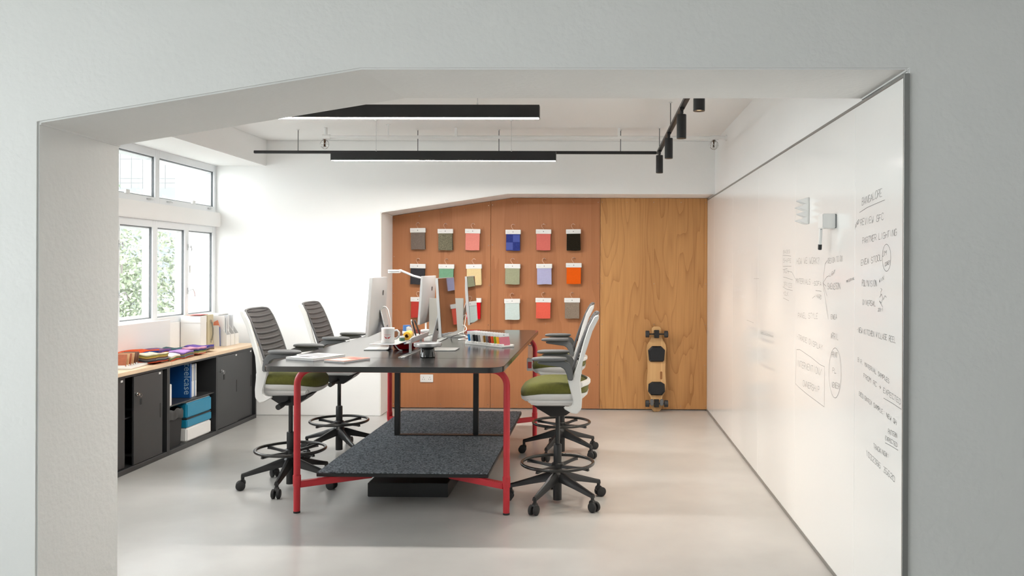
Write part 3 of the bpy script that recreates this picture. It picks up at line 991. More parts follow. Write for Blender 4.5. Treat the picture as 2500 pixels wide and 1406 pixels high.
tag(MB().box(-1.606, -1.043, 5.826, 6.42, 0.0005, 0.098).build('floor_plinth', M_BLACK, bevel=0.003), 'low black box on the floor under the carpeted shelf', 'box')

# packet hanging on the rear red leg
t = thing('hanging_packet', 'small clear packet hanging on a loop from the far red table leg', 'packet', (-0.632, 7.82, 0.89))
MB().box(-0.02, 0.02, -0.004, 0.004, -0.13, -0.0).build('strap', M_CLEAR, t, bevel=0.002)
MB().box(-0.03, 0.025, -0.008, 0.008, -0.245, -0.125).build('pouch', M_WHITEP, t, bevel=0.004)
MB().box(-0.02, 0.015, -0.0095, -0.0085, -0.22, -0.16).build('print', red_paper, t)
MB().torus((0, 0, 0.01), 0.02, 0.003, 16, 6, Matrix.Rotation(PI / 2, 4, 'X')).build('loop', M_BLACKP, t, smooth=60)


# ---------------------------------------------------------------- chairs
def superellipse(a, b, e, n):
    out = []
    for k in range(n):
        t = k * 2 * PI / n
        c, s = math.cos(t), math.sin(t)
        out.append((a * math.copysign(abs(c) ** (2 / e), c), b * math.copysign(abs(s) ** (2 / e), s)))
    return out


def make_chair():
    """Faces +X; origin on the floor under the column."""
    t = thing('drafting_chair', 'x', 'chair', group='tall green task chairs around the table')
    # five-star base with casters
    for k in range(5):
        lg = MB()
        rings = []
        for r, z, hw, hh in ((0.0, 0.185, 0.040, 0.034), (0.06, 0.178, 0.032, 0.03), (0.18, 0.145, 0.024, 0.021), (0.30, 0.112, 0.017, 0.015), (0.335, 0.104, 0.015, 0.013)):
            rings.append([(r, hw * c, z + hh * s) for c, s in ((-1, -1), (1, -1), (0.75, 0.5), (0.3, 1), (-0.3, 1), (-0.75, 0.5))])
        lg.loft(rings)
        lg.cyl((0.326, 0, 0.108), (0.326, 0, 0.058), 0.012, n=10)
        o = lg.build('leg', M_BLACKP, t, smooth=35)
        o.rotation_euler.z = k * 2 * PI / 5
        cs = MB()
        for sy in (-1, 1):
            cs.tube([(0.34, sy * 0.008, 0.033), (0.34, sy * 0.012, 0.033), (0.34, sy * 0.026, 0.033), (0.34, sy * 0.030, 0.033)], [0.029, 0.033, 0.033, 0.027], 20, up=(0, 0, 1))
        cs.build('caster_wheels', M_RUBBER, o, smooth=35)
        hood = MB().tube([(0.326, -0.012, 0.055), (0.326, 0.012, 0.055)], 0.022, 14, up=(0, 0, 1))
        hood.build('caster_fork', M_BLACKP, o, smooth=35)
    MB().lathe([(0.03, 0.018), (0.03, 0.14), (0.05, 0.15), (0.052, 0.2), (0.034, 0.225)], n=20).build('hub', M_BLACKP, t, smooth=35)
    MB().lathe([(0.026, 0.225), (0.028, 0.30), (0.028, 0.395), (0.025, 0.40)], n=20).build('column_sleeve', M_BLACK, t, smooth=35)
    MB().lathe([(0.0155, 0.40), (0.0155, 0.60)], n=18).build('gas_column', mat('black_gloss', (0.012, 0.012, 0.013), 0.15), t, smooth=35)
    rg = MB().torus((0, 0, 0.272), 0.245, 0.0115, 56, 10).build('foot_ring', mat('ring_black', (0.022, 0.021, 0.02), 0.25), t, smooth=60)
    MB().lathe([(0.034, 0.235), (0.04, 0.24), (0.04, 0.268), (0.034, 0.275)], n=20).build('ring_hub', M_BLACKP, rg, smooth=35)
    for k in range(4):
        a = PI / 4 + k * PI / 2 + 0.25
        c, s = math.cos(a), math.sin(a)
        mb = MB()
        Mr = Matrix.Rotation(a, 4, 'Z')
        rings = [[Mr @ Vector((r, y, z)) for y, z in ((-w, z0), (w, z0), (w * 0.6, z1), (-w * 0.6, z1))] for r, w, z0, z1 in ((0.03, 0.016, 0.238, 0.258), (0.15, 0.011, 0.245, 0.262), (0.215, 0.010, 0.246, 0.268), (0.25, 0.010, 0.244, 0.262))]
        mb.loft(rings)
        mb.build('spoke', M_BLACKP, rg, smooth=35)
    # mechanism and lever
    MB().loft([[(x0, -w, z), (x1, -w, z), (x1, w, z), (x0, w, z)] for x0, x1, w, z in ((-0.05, 0.05, 0.06, 0.598), (-0.12, 0.13, 0.085, 0.65), (-0.14, 0.17, 0.12, 0.690))]).build('mechanism', M_BLACKP, t, bevel=0.01, smooth=35)
    MB().tube([(0.02, -0.06, 0.635), (0.005, -0.13, 0.625), (-0.005, -0.16, 0.62), (-0.012, -0.215, 0.612)], [0.011, 0.012, 0.02, 0.02], 14).build('lever', M_BLACKP, t, smooth=40)
    MB().loft([[(x0, -w, z), (x1, -w, z), (x1, w, z), (x0, w, z)] for x0, x1, w, z in ((-0.15, 0.13, 0.15, 0.684), (-0.165, 0.18, 0.19, 0.700), (-0.17, 0.20, 0.205, 0.738))]).build('seat_tray', M_WHITEP, t, bevel=0.012, seg=3, smooth=40)
    # seat
    n = 44

    def lift(x):
        return -0.9 * max(0.0, x - 0.05) ** 2 - 0.25 * max(0.0, -0.08 - x) ** 2
    rings = []
    for s, z in ((0.70, 0.722), (0.88, 0.733), (0.975, 0.756), (1.0, 0.776)):
        rings.append([(0.02 + x * s, y * s, z + lift(0.02 + x * s)) for x, y in superellipse(0.23, 0.238, 3.0, n)])
    MB().loft(rings).build('seat_shell', M_WHITEP, t, smooth=50)
    rings = []
    for s, z in ((0.97, 0.775), (1.0, 0.784), (1.012, 0.804), (0.995, 0.826), (0.93, 0.843), (0.79, 0.853), (0.5, 0.858), (0.2, 0.860)):
        rings.append([(0.02 + x * s, y * s, z + lift(0.02 + x * s)) for x, y in superellipse(0.228, 0.236, 3.0, n)])
    MB().loft(rings).build('seat_cushion', M_GREEN, t, smooth=60)
    # side frames that carry back and arms
    prof = [(.075, .872), (.096, .79), (.111, .735), (.109, .708), (.09, .692), (.05, .692), (.05, .680), (.10, .652), (.140, .644), (.168, .680), (.171, .74), (.165, .80), (.160, .86), (.163, .893),
            (.170, .975), (.199, 1.068), (.238, 1.192), (.279, 1.274), (.281, 1.300), (.250, 1.292), (.213, 1.225), (.181, 1.13), (.145, .996), (.129, .944), (.113, .893)]
    for sy in (-1, 1):
        a, b = sorted((sy * 0.205, sy * 0.238))
        MB().prism([(-x, z) for x, z in prof], 'y', a, b).build('side_frame', M_WHITEP, t, bevel=0.007, seg=3, smooth=50)
        ap = [(-.078, .868), (-.112, .868), (-.112, .90), (-.100, .955), (-.082, .982), (-.05, .997), (.11, .992), (.13, .985), (.11, .974), (.02, .962), (-.03, .955), (-.055, .94), (-.07, .905)]
        a, b = sorted((sy * 0.214, sy * 0.256))
        ar = MB().prism(ap, 'y', a, b).build('arm_support', M_GREYP, t, bevel=0.006, seg=3, smooth=50)
        rings = []
        for s, z in ((0.80, 0.996), (0.97, 1.002), (1.0, 1.010), (0.94, 1.019), (0.7, 1.022)):
            rings.append([(0.045 + x * s, sy * 0.245 + y * s, z - 0.10 * max(0, 0.045 + x * s - 0.10) ** 2 / 0.1) for x, y in superellipse(0.118, 0.046, 2.6, 28)])
        MB().loft(rings).build('arm_pad', M_GREYP, ar, smooth=60)
    MB().loft([[(-xb + 0.008, y, 0.808), (-xb - 0.014, y, 0.822), (-xb - 0.014, y, 0.848), (-xb + 0.008, y, 0.856)] for y, xb in [(0.206 * k / 6, 0.160 + 0.05 * math.cos(k / 6 * PI / 2)) for k in range(-6, 7)]]).build('rear_brace', M_WHITEP, t, bevel=0.004, smooth=50)
    # back: a curved mesh panel with horizontal ribs
    P = [(.085, .862), (.095, .90), (.105, .94), (.120, .99), (.140, 1.05), (.162, 1.11), (.186, 1.17), (.214, 1.235), (.246, 1.288), (.262, 1.302)]

    def prof_at(u):
        f = u * (len(P) - 1)
        i = min(int(f), len(P) - 2)
        q = f - i
        return (P[i][0] + (P[i + 1][0] - P[i][0]) * q, P[i][1] + (P[i + 1][1] - P[i][1]) * q)

    def half(u):
        w = 0.208 + 0.012 * math.sin(u * PI * 0.8) - 0.012 * u
        if u > 0.86:
            q = (u - 0.86) / 0.14
            w -= 0.085 * (1 - math.sqrt(max(0, 1 - q ** 2.2)))
        return w

    def bpt(u, v, off=0.0):
        x, z = prof_at(u)
        return (-x - 0.012 * (1 - v * v) + off, v * half(u), z)
    nu, nv = 26, 14
    rows = [[bpt(i / nu, -1 + 2 * j / nv) for j in range(nv + 1)] for i in range(nu + 1)]
    bk = MB().grid(rows, (-0.006, 0, 0)).build('backrest', M_MESH, t, smooth=60)
    # rim along the outline
    path = [bpt(i / 24, -1, -0.003) for i in range(25)] + [bpt(1, -1 + 2 * j / 8, -0.003) for j in range(1, 8)] + [bpt(1 - i / 24, 1, -0.003) for i in range(25)]
    MB().tube(path, 0.0085, 8, up=(1, 0, 0)).build('rim', M_RIM, bk, smooth=60)
    for k in range(9):
        u = 0.30 + k * 0.072
        pts = [bpt(u + 0.018 * (v * v), v * 0.93, 0.004) for v in [-1 + 2 * j / 10 for j in range(11)]]
        MB().tube(pts, [0.0035] + [0.0075] * 9 + [0.0035], 6, up=(1, 0, 0), flat=0.7).build('rib', M_RIM, bk, smooth=60)
    for k in range(6):
        u = 0.34 + k * 0.09
        MB().tube([bpt(u, -0.5, -0.012), bpt(u, 0, -0.03), bpt(u, 0.5, -0.012)], 0.009, 6).build('back_flexor', M_BLACKP, bk, smooth=60)
    MB().grid([[bpt(0.02 + 0.2 * i / 4, -0.8 + 1.6 * j / 8, -0.02) for j in range(9)] for i in range(5)], (-0.012, 0, 0)).build('lumbar_pad', M_GREYP, bk, smooth=60)
    return t


chair = make_chair()
spots = [((-0.272, 5.735), PI, 30, 'white framed tall chair with green seat, nearer one right of the table'),
         ((-0.311, 7.25), PI, 34, 'white framed tall chair with green seat, farther one right of the table'),
         ((-2.25, 6.10), 0, 58, 'tall green chair with grey mesh back, left of the table, nearer the camera'),
         ((-2.25, 7.25), 0, 20, 'tall chair with grey mesh back, left of the table, farther beside the white wall')]
for i, ((x, y), rz, ba, lab) in enumerate(spots):
    c = chair if i == 0 else copy_tree(chair)
    c.location = (x, y, 0)
    c.rotation_euler = (0, 0, rz)
    c['label'] = lab
    k = 0
    for ch in c.children:
        if ch.name.split('.')[0] == 'leg':
            ch.rotation_euler.z = math.radians(ba + 72 * k) - rz
            k += 1

# ---------------------------------------------------------------- on the table
def display(x, y, face, rz, label):
    """Desktop display: origin on the desk under the panel centre; the screen faces local +X."""
    t = thing('desktop_display', label, 'monitor', (x, y, TZ + 0.0005), rz, group='aluminium desktop displays on the table')
    tilt = Matrix.Translation((0, 0, 0.33)) @ Matrix.Rotation(math.radians(-4), 4, 'Y')
    w, z0, z1 = 0.325, -0.215, 0.205
    # back shell: thick in the middle, thin at the rim
    mb = MB()
    rows = []
    n = 10
    for i in range(n + 1):
        zz = z0 + (z1 - z0) * i / n
        rows.append([])
        for j in range(n + 1):
            yy = -w + 2 * w * j / n
            u, v = abs(yy) / w, abs((zz - (z0 + z1) / 2) / ((z1 - z0) / 2))
            d = 0.014 + 0.028 * (1 - u ** 3) * (1 - v ** 4)
            rows[-1].append(tilt @ Vector((-d, yy, zz)))
    front = [[tilt @ Vector((0.004, -w + 2 * w * j / n, z0 + (z1 - z0) * i / n)) for j in range(n + 1)] for i in range(n + 1)]
    A = [[mb.bm.verts.new(p) for p in r] for r in rows]
    B = [[mb.bm.verts.new(p) for p in r] for r in front]
    for i in range(n):
        for j in range(n):
            mb.bm.faces.new((A[i][j], A[i][j + 1], A[i + 1][j + 1], A[i + 1][j]))
            mb.bm.faces.new((B[i][j], B[i + 1][j], B[i + 1][j + 1], B[i][j + 1]))
    rg = [(0, j) for j in range(n + 1)] + [(i, n) for i in range(1, n + 1)] + [(n, j) for j in range(n - 1, -1, -1)] + [(i, 0) for i in range(n - 1, 0, -1)]
    for k in range(len(rg)):
        a, b = rg[k], rg[(k + 1) % len(rg)]
        mb.bm.faces.new((A[a[0]][a[1]], B[a[0]][a[1]], B[b[0]][b[1]], A[b[0]][b[1]]))
    sh = mb.build('shell', M_ANOD, t, smooth=40)
    MB().box(0.0042, 0.0062, -w + 0.004, w - 0.004, z0 + 0.004, z1 - 0.004, tilt).build('screen', M_SCREEN, t, bevel=0.0008, seg=1)
    # emblem slit on the back
    MB().box(-0.0435, -0.0405, -0.016, 0.016, 0.075, 0.112, tilt).build('emblem', M_BLACKP, sh, bevel=0.0012)
    # stand: foot, rear bend, neck leaning forward to the panel
    prof = [(0.075, 0.0), (-0.085, 0.0), (-0.104, 0.006), (-0.112, 0.024), (-0.106, 0.05), (-0.048, 0.30)]
    th = 0.007
    out = []
    for i, p in enumerate(prof):
        a, b = Vector(prof[max(0, i - 1)]), Vector(prof[min(len(prof) - 1, i + 1)])
        d = (b - a).normalized()
        nrm = Vector((d.y, -d.x))
        out.append((p[0] + nrm.x * th, p[1] + nrm.y * th) if i else (p[0], th))
    poly = prof + list(reversed([(q[0], max(q[1], th)) if k < 2 else q for k, q in enumerate(out)]))
    MB().prism(poly, 'y', -0.095, 0.095).build('stand', M_SILVER, t, bevel=0.0015, seg=1, smooth=40)
    MB().torus((-0.076, 0, 0.16), 0.018, 0.003, 20, 6, Matrix.Rotation(PI / 2 - 0.22, 4, 'Y')).build('cable_hole', M_GASKET, t, smooth=60)
    return t


display(-1.648, 6.2, -1, PI + 0.085, 'aluminium display seen from the back, behind the white mug')
display(-1.115, 6.18, 1, 0.0, 'display with a dark glossy screen mirroring the red fabric, behind the round dish stand')
display(-1.545, 7.52, -1, PI + 0.02, 'aluminium display seen from the back, under the round lamp head')
display(-1.135, 7.52, 1, 0.045, 'display at the far right of the table, behind the colour card rack')

white_cable = mat('white_cable', (0.72, 0.72, 0.70), 0.5)


def cable(pts, r, label, m=white_cable, name='cable'):
    P = [Vector(p) for p in pts]
    out = []
    for i in range(len(P) - 1):
        p0, p1, p2, p3 = P[max(i - 1, 0)], P[i], P[i + 1], P[min(i + 2, len(P) - 1)]
        for k in range(6):
            u = k / 6
            out.append(0.5 * ((2 * p1) + (p2 - p0) * u + (2 * p0 - 5 * p1 + 4 * p2 - p3) * u * u + (3 * p1 - p0 - 3 * p2 + p3) * u ** 3))
    out.append(P[-1])
    return tag(MB().tube(out, r, 7).build(name, m, smooth=60), label, 'cable', 'cables on the table')


cable([(-1.585, 6.2, 1.14), (-1.60, 6.17, 1.20), (-1.604, 6.15, 1.268), (-1.583, 6.14, 1.314), (-1.553, 6.13, 1.308), (-1.532, 6.12, 1.253), (-1.517, 6.12, 1.163), (-1.505, 6.12, 1.07), (-1.46, 6.10, 1.01), (-1.42, 6.05, 1.004)], 0.0045, 'thick white cable looping behind the left display')
cable([(-1.215, 7.45, 1.16), (-1.166, 7.38, 1.19), (-1.162, 7.3, 1.12), (-1.155, 7.2, 1.03), (-1.07, 7.13, 1.004), (-0.98, 7.2, 1.004)], 0.004, 'white cable hanging behind the far right display')
cable([(-1.175, 7.25, 1.11), (-1.14, 7.2, 1.10), (-1.13, 7.15, 1.07), (-1.19, 7.12, 1.04), (-1.10, 7.06, 1.02), (-1.17, 7.0, 1.004), (-1.06, 6.98, 1.004)], 0.004, 'tangled white cable left of the colour card rack')
cable([(-1.27, 7.22, 1.004), (-1.22, 7.05, 1.03), (-1.14, 7.1, 1.045), (-1.04, 7.0, 1.02), (-0.96, 7.08, 1.004)], 0.003, 'thin black cable beside the white tangle', M_BLACKP)
tag(MB().box(-0.035, 0.035, -0.025, 0.025, 0, 0.028).build('power_plug', M_WHITEP, bevel=0.005, loc=(-0.97, 7.32, TZ + 0.0005)), 'white power plug lying behind the colour card rack', 'plug')
t = thing('power_strip', 'white power strip behind the displays in the middle of the table', 'power strip', (-1.40, 7.03, TZ + 0.0005))
MB().box(-0.03, 0.03, -0.18, 0.18, 0, 0.04).build('body', M_WHITEP, t, bevel=0.006)
for k in range(4):
    MB().box(-0.016, 0.016, -0.15 + k * 0.085, -0.11 + k * 0.085, 0.0402, 0.043).build('socket', M_GASKET, t, bevel=0.001)

# accessory rail along the table centre with a small raised tray
t = thing('desk_rail', 'grey metal accessory rail with posts and raised tray plates', 'desk rail', (-1.32, 5.6, TZ + 0.0005))
MB().box(-0.022, -0.006, 0.0, 1.62, 0, 0.006).box(0.006, 0.022, 0.0, 1.62, 0, 0.006).box(-0.006, 0.006, 0.0, 1.62, 0, 0.003).build('rail', M_SILVER, t, bevel=0.001, seg=1)
for yy in (0.27, 0.62, 1.2):
    MB().box(-0.008, 0.008, yy - 0.012, yy + 0.012, 0.006, 0.10).build('post', M_SILVER, t, bevel=0.002)
MB().prism([(-0.02, 0.075), (0.03, 0.085), (0.034, 0.12), (0.028, 0.122), (0.022, 0.095), (-0.02, 0.083)], 'y', 0.16, 0.75).build('tray_lip', M_SILVER, t, bevel=0.001, seg=1)
MB().box(-0.20, -0.012, -0.06, 0.32, 0.092, 0.0975).build('tray', M_SILVER, t, bevel=0.001, seg=1)
MB().box(-0.20, -0.012, 0.36, 1.1, 0.072, 0.078).build('rear_tray', M_SILVER, t, bevel=0.001, seg=1)

# mug with red winged mark
t = thing('mug', 'white diner mug with a red winged mark, on the raised tray', 'mug', (-1.413, 5.61, TZ + 0.0988))
MB().lathe([(0.030, 0), (0.043, 0.001), (0.0445, 0.006), (0.043, 0.02), (0.0425, 0.05), (0.0435, 0.092), (0.0445, 0.100), (0.043, 0.103), (0.0385, 0.099), (0.0375, 0.05), (0.036, 0.012), (0.01, 0.010)], n=36).build('body', M_WHITEP, t, smooth=50)
MB().tube([(0.040, 0.01, 0.082), (0.058, 0.012, 0.086), (0.072, 0.014, 0.070), (0.070, 0.014, 0.045), (0.055, 0.012, 0.030), (0.040, 0.01, 0.030)], 0.007, 10).build('handle', M_WHITEP, t, smooth=60)


def on_mug(u, v):
    a = -PI / 2 + 0.14 + u / 0.0433
    return (0.0436 * math.cos(a), 0.0436 * math.sin(a), v)


mb = MB()
for s in (-1, 1):
    up_ = [(0.002, 0.040), (0.008, 0.041), (0.015, 0.044), (0.022, 0.050)]
    dn_ = [(0.002, 0.034), (0.008, 0.033), (0.014, 0.036), (0.022, 0.047)]
    for (a, b) in zip(zip(up_, up_[1:]), zip(dn_, dn_[1:])):
        mb.bm.faces.new([mb.bm.verts.new(on_mug(s * p[0], p[1])) for p in (a[0], a[1], b[1], b[0])])
mb.build('winged_mark', smat('mug_red', (190, 48, 52), rough=0.4), t)['kind'] = 'stuff'
mb = MB()
for k in range(-9, 9):
    z = 0.056 + 0.0012 * math.sin(k * 1.7)
    mb.bm.faces.new([mb.bm.verts.new(on_mug(k * 0.0026 + a, z + b)) for a, b in ((0, 0), (0.0016, 0), (0.0016, 0.004), (0, 0.004))])
mb.build('arched_lettering', smat('mug_pink', (214, 150, 150), rough=0.4), t)['kind'] = 'stuff'

# rolls, cup, dish, pens
yel = smat('yellow_film', (232, 186, 62), rough=0.45)
t = thing('yellow_roll', 'yellow roll of film with hollow core lying on the rail tray', 'roll', (-1.338, 5.84, TZ + 0.128), rot=(0, 0, 0.12))
mb = MB()
pr = [(0.016, 0), (0.0285, 0.0), (0.0285, 0.17), (0.016, 0.17)]
mb.lathe(pr + [pr[0]], n=28, cap=False)
bmesh.ops.rotate(mb.bm, verts=mb.bm.verts, cent=(0, 0, 0), matrix=Matrix.Rotation(-PI / 2, 3, 'X'))
mb.build('film', yel, t, smooth=40)
mb = MB()
pr = [(0.0125, -0.004), (0.0158, -0.004), (0.0158, 0.174), (0.0125, 0.174)]
mb.lathe(pr + [pr[0]], n=24, cap=False)
bmesh.ops.rotate(mb.bm, verts=mb.bm.verts, cent=(0, 0, 0), matrix=Matrix.Rotation(-PI / 2, 3, 'X'))
mb.build('core', smat('roll_core', (196, 152, 50), rough=0.6), t, smooth=40)
t = thing('red_dish', 'shallow red dish on the table under the rail tray', 'dish', (-1.44, 6.22, TZ + 0.0005))
MB().lathe([(0.05, 0), (0.075, 0.004), (0.088, 0.03), (0.09, 0.036), (0.086, 0.036), (0.072, 0.012), (0.02, 0.008)], n=36).build('bowl', smat('dish_red', (176, 14, 26), rough=0.3), t, smooth=50)
t = thing('blue_tub', 'blue and white printed tub behind the yellow roll', 'tub', (-1.57, 6.85, TZ + 0.0005))
MB().lathe([(0.034, 0), (0.036, 0.003), (0.031, 0.135), (0.028, 0.135)], n=28).build('body', smat('tub_blue', (70, 120, 184), rough=0.4), t, smooth=50)
MB().lathe([(0.0362, 0.066), (0.0365, 0.07), (0.0357, 0.086), (0.035, 0.088)], n=28).build('white_rim', M_WHITEP, t, smooth=50)
a0 = -1.9
mb = MB().grid([[(0.0345 * (1 - 0.02 * i) * math.cos(a0 + 0.75 + 0.09 * j * (1 - 0.1 * abs(i - 2))), 0.0345 * (1 - 0.02 * i) * math.sin(a0 + 0.75 + 0.09 * j), 0.095 + i * 0.008) for j in range(5)] for i in range(5)])
mb.build('white_disc_print', smat('tub_white', (224, 230, 240), rough=0.4), t)
for i, (x, y, c, lab, lean) in enumerate(((-1.40, 6.42, (30, 30, 32), 'black marker leaning at the rail behind the yellow roll', 14), (-1.425, 6.45, (206, 168, 150), 'pink pencil standing behind the yellow roll', 8), (-1.385, 6.50, (60, 52, 46), 'dark brown pen standing beside the black marker', 20))):
    t = thing('pen', lab, 'pen', (x, y, TZ + 0.0795), rot=(0, math.radians(-lean), 0), group='pens at the desk rail')
    MB().lathe([(0.002, 0), (0.006, 0.015), (0.006, 0.09)], n=10).build('barrel', smat('pen_%d' % i, c, rough=0.4), t, smooth=40)
    MB().lathe([(0.0066, 0.09), (0.0066, 0.125), (0.004, 0.128)], n=10).build('cap', [M_BLACKP, M_WHITEP, M_BLACKP][i], t, smooth=40)
t = thing('pen_pot', 'small green and silver tin beside the mug', 'tin', (-1.36, 5.79, TZ + 0.0988))
MB().lathe([(0.018, 0), (0.019, 0.002), (0.019, 0.03), (0.016, 0.031)], n=20).build('body', smat('tin_green', (84, 120, 96), rough=0.35, metal=0.4), t, smooth=40)
MB().lathe([(0.0195, 0.022), (0.0195, 0.032), (0.012, 0.0335)], n=20).build('lid', M_SILVER, t, smooth=40)
t = thing('folded_cards', 'bunch of white cards standing between the displays', 'cards', (-1.46, 6.62, TZ + 0.0795))
for k in range(3):
    MB().box(-0.05 + 0.012 * k, -0.046 + 0.012 * k, -0.05, 0.05, 0, 0.06 - 0.006 * k).build('card', M_WHITE, t)

# round dish on a glossy cone
t = thing('dish_stand', 'round silver dish on a glossy black tapered foot', 'stand', (-1.155, 5.665, TZ + 0.0005))
MB().lathe([(0.048, 0), (0.051, 0.003), (0.044, 0.06), (0.040, 0.068)], n=40).build('foot', mat('black_gloss2', (0.01, 0.01, 0.011), 0.07, coat=0.5), t, smooth=40)
MB().lathe([(0.040, 0.068), (0.088, 0.070), (0.0935, 0.075), (0.0945, 0.088), (0.0925, 0.096), (0.087, 0.096), (0.083, 0.088), (0.03, 0.086)], n=48).build('dish', mat('dish_silver', (0.40, 0.40, 0.41), 0.3, metal=0.6), t, smooth=40)

# task lamp with a round head
t = thing('task_lamp', 'white task lamp with a flat round head above the displays', 'lamp', (-1.655, 8.02, TZ + 0.0005))
MB().lathe([(0.05, 0), (0.05, 0.012), (0.03, 0.016)], n=28).build('base', M_WHITEP, t, smooth=40)
MB().cyl((0, 0, 0.016), (0, 0, 0.50), 0.009, n=14).build('stem', M_WHITEP, t, smooth=40)
MB().tube([(0.004, 0, 0.497), (-0.12, -0.01, 0.53), (-0.245, -0.02, 0.583)], 0.0135, 10, flat=0.8).build('arm', M_WHITEP, t, smooth=40)
hd = MB().lathe([(0.03, 0.0), (0.056, 0.001), (0.058, 0.006), (0.058, 0.013), (0.054, 0.0135)], (-0.304, -0.02, 0.555), 36).build('head', M_WHITEP, t, smooth=40)
MB().lathe([(0.0535, 0.0135), (0.0535, 0.018)], (-0.304, -0.02, 0.555), 36).build('gap_ring', M_GASKET, hd)
MB().lathe([(0.0545, 0.018), (0.058, 0.0185), (0.058, 0.030), (0.055, 0.033), (0.01, 0.035)], (-0.304, -0.02, 0.555), 36).build('head_cap', M_WHITEP, hd, smooth=40)
MB().cyl((-0.245, -0.02, 0.562), (-0.245, -0.02, 0.592), 0.012, n=14).build('hinge', M_WHITEP, hd, smooth=40)

# grey upright panel between the far displays
t = thing('desk_screen', 'plain light grey upright panel standing on the table between the displays', 'desk screen', (-1.328, 7.30, TZ + 0.0005))
MB().box(-0.151, 0.151, 0, 0.022, 0.012, 0.342).build('panel', smat('panel_grey', (186, 184, 178), rough=0.6), t, bevel=0.003)
MB().box(-0.151, 0.151, -0.02, 0.05, 0, 0.012).build('foot', M_SILVER, t, bevel=0.002)

# colour card rack
RK = Matrix.Translation((-1.0, 6.70, TZ + 0.0005)) @ Matrix.Rotation(math.radians(-45), 4, 'Z')
t = thing('card_rack', 'white slotted rack of colour sample cards on the table', 'rack', RK.translation, rz=math.radians(-45))
MB().box(-0.03, 0.445, -0.062, 0.062, 0, 0.012).build('base', M_WHITEP, t, bevel=0.002)
for k in range(14):
    x = -0.022 + k * 0.0335
    MB().box(x, x + 0.022, -0.062, -0.03, 0.0122, 0.026).build('tooth', M_WHITEP, t, bevel=0.001, seg=1)
MB().box(-0.03, 0.445, 0.045, 0.062, 0.0122, 0.02).build('rear_lip', M_WHITEP, t, bevel=0.001, seg=1)
CARDS = [('sky blue', (28, 116, 178)), ('pale grey', (188, 194, 200)), ('black', (28, 28, 32)), ('near-black', (44, 44, 48)), ('mid grey', (130, 132, 136)), ('off-white', (214, 210, 208)), ('bronze', (146, 106, 48)),
         ('charcoal', (64, 64, 70)), ('dark maroon', (116, 52, 50)), ('red-orange', (206, 74, 36)), ('leaf green', (120, 150, 40)), ('golden yellow', (236, 178, 40)), ('dusty rose', (186, 100, 116))]
for k, (nm, c) in enumerate(CARDS):
    t = thing('colour_card', '%s sample card with white header in the slotted rack' % nm, 'sample card', group='colour cards in the rack')
    t.matrix_world = RK @ Matrix.Translation((0.007 + k * 0.0335, 0, 0.0125)) @ Matrix.Rotation(math.radians(-13), 4, 'Y')
    MB().box(-0.0025, 0.0025, -0.05, 0.05, 0, 0.066).build('colour_sheet', smat('card_%d' % k, c, rough=0.3), t, bevel=0.0008, seg=1)
    MB().box(-0.0028, 0.0028, -0.05, 0.05, 0.0662, 0.092).build('header', mat('card_header', (0.62, 0.63, 0.65), 0.35), t, bevel=0.0008, seg=1)
    MB().box(0.0028, 0.0032, -0.004, 0.004, 0.076, 0.084).build('printed_mark', M_GASKET, t)
tag(MB().tube([RK @ Vector(p) for p in ((0.255, -0.066, 0.1), (0.262, -0.07, 0.04), (0.268, -0.071, 0.018), (0.277, -0.07, 0.018), (0.28, -0.069, 0.04), (0.272, -0.066, 0.105))], 0.0016, 6).build('wire_clip', M_SILVER, smooth=60),
    'bent wire clip hanging over the front of the card rack', 'clip')


# magazines
def magazine(name, cx, cy, w, d, h, rz, cover, label, prints):
    t = thing(name, label, 'magazine', (cx, cy, TZ + 0.0005), rz)
    MB().box(-w / 2, w / 2, -d / 2, d / 2, 0.0008, h - 0.001).build('pages', M_WHITE, t)
    c = MB().box(-w / 2 - 0.001, w / 2 + 0.001, -d / 2 - 0.001, d / 2 + 0.001, h - 0.001, h).build('front_cover', cover, t)
    MB().box(-w / 2 - 0.001, w / 2 + 0.001, -d / 2 - 0.001, d / 2 + 0.001, 0, 0.0008).build('back_cover', smat('cover_back', (70, 66, 100), rough=0.4), t)
    for (x0, x1, y0, y1, m) in prints:
        MB().box(x0, x1, y0, y1, h, h + 0.0004).build('cover_print', m, c)
    return t


pg = smat('print_grey', (140, 140, 146), rough=0.5)
pd = smat('print_dark', (84, 84, 90), rough=0.5)
magazine('magazine', -1.88, 5.55, 0.235, 0.30, 0.017, -0.42, smat('cover_white', (212, 212, 212), rough=0.35), 'thick white magazine with grey cover picture at the table corner',
         [(-0.09, 0.06, -0.02, 0.11, pg), (-0.07, 0.03, -0.10, -0.05, pd), (0.05, 0.09, -0.12, 0.0, pg)])
magazine('magazine', -1.63, 5.42, 0.17, 0.24, 0.011, -0.46, smat('cover_red', (214, 112, 92), rough=0.35), 'thin red magazine lying beside the thick white one',
         [(-0.06, 0.05, -0.10, -0.02, smat('print_pale', (230, 204, 196), rough=0.5)), (-0.02, 0.06, 0.02, 0.08, smat('print_red', (176, 60, 56), rough=0.5))])

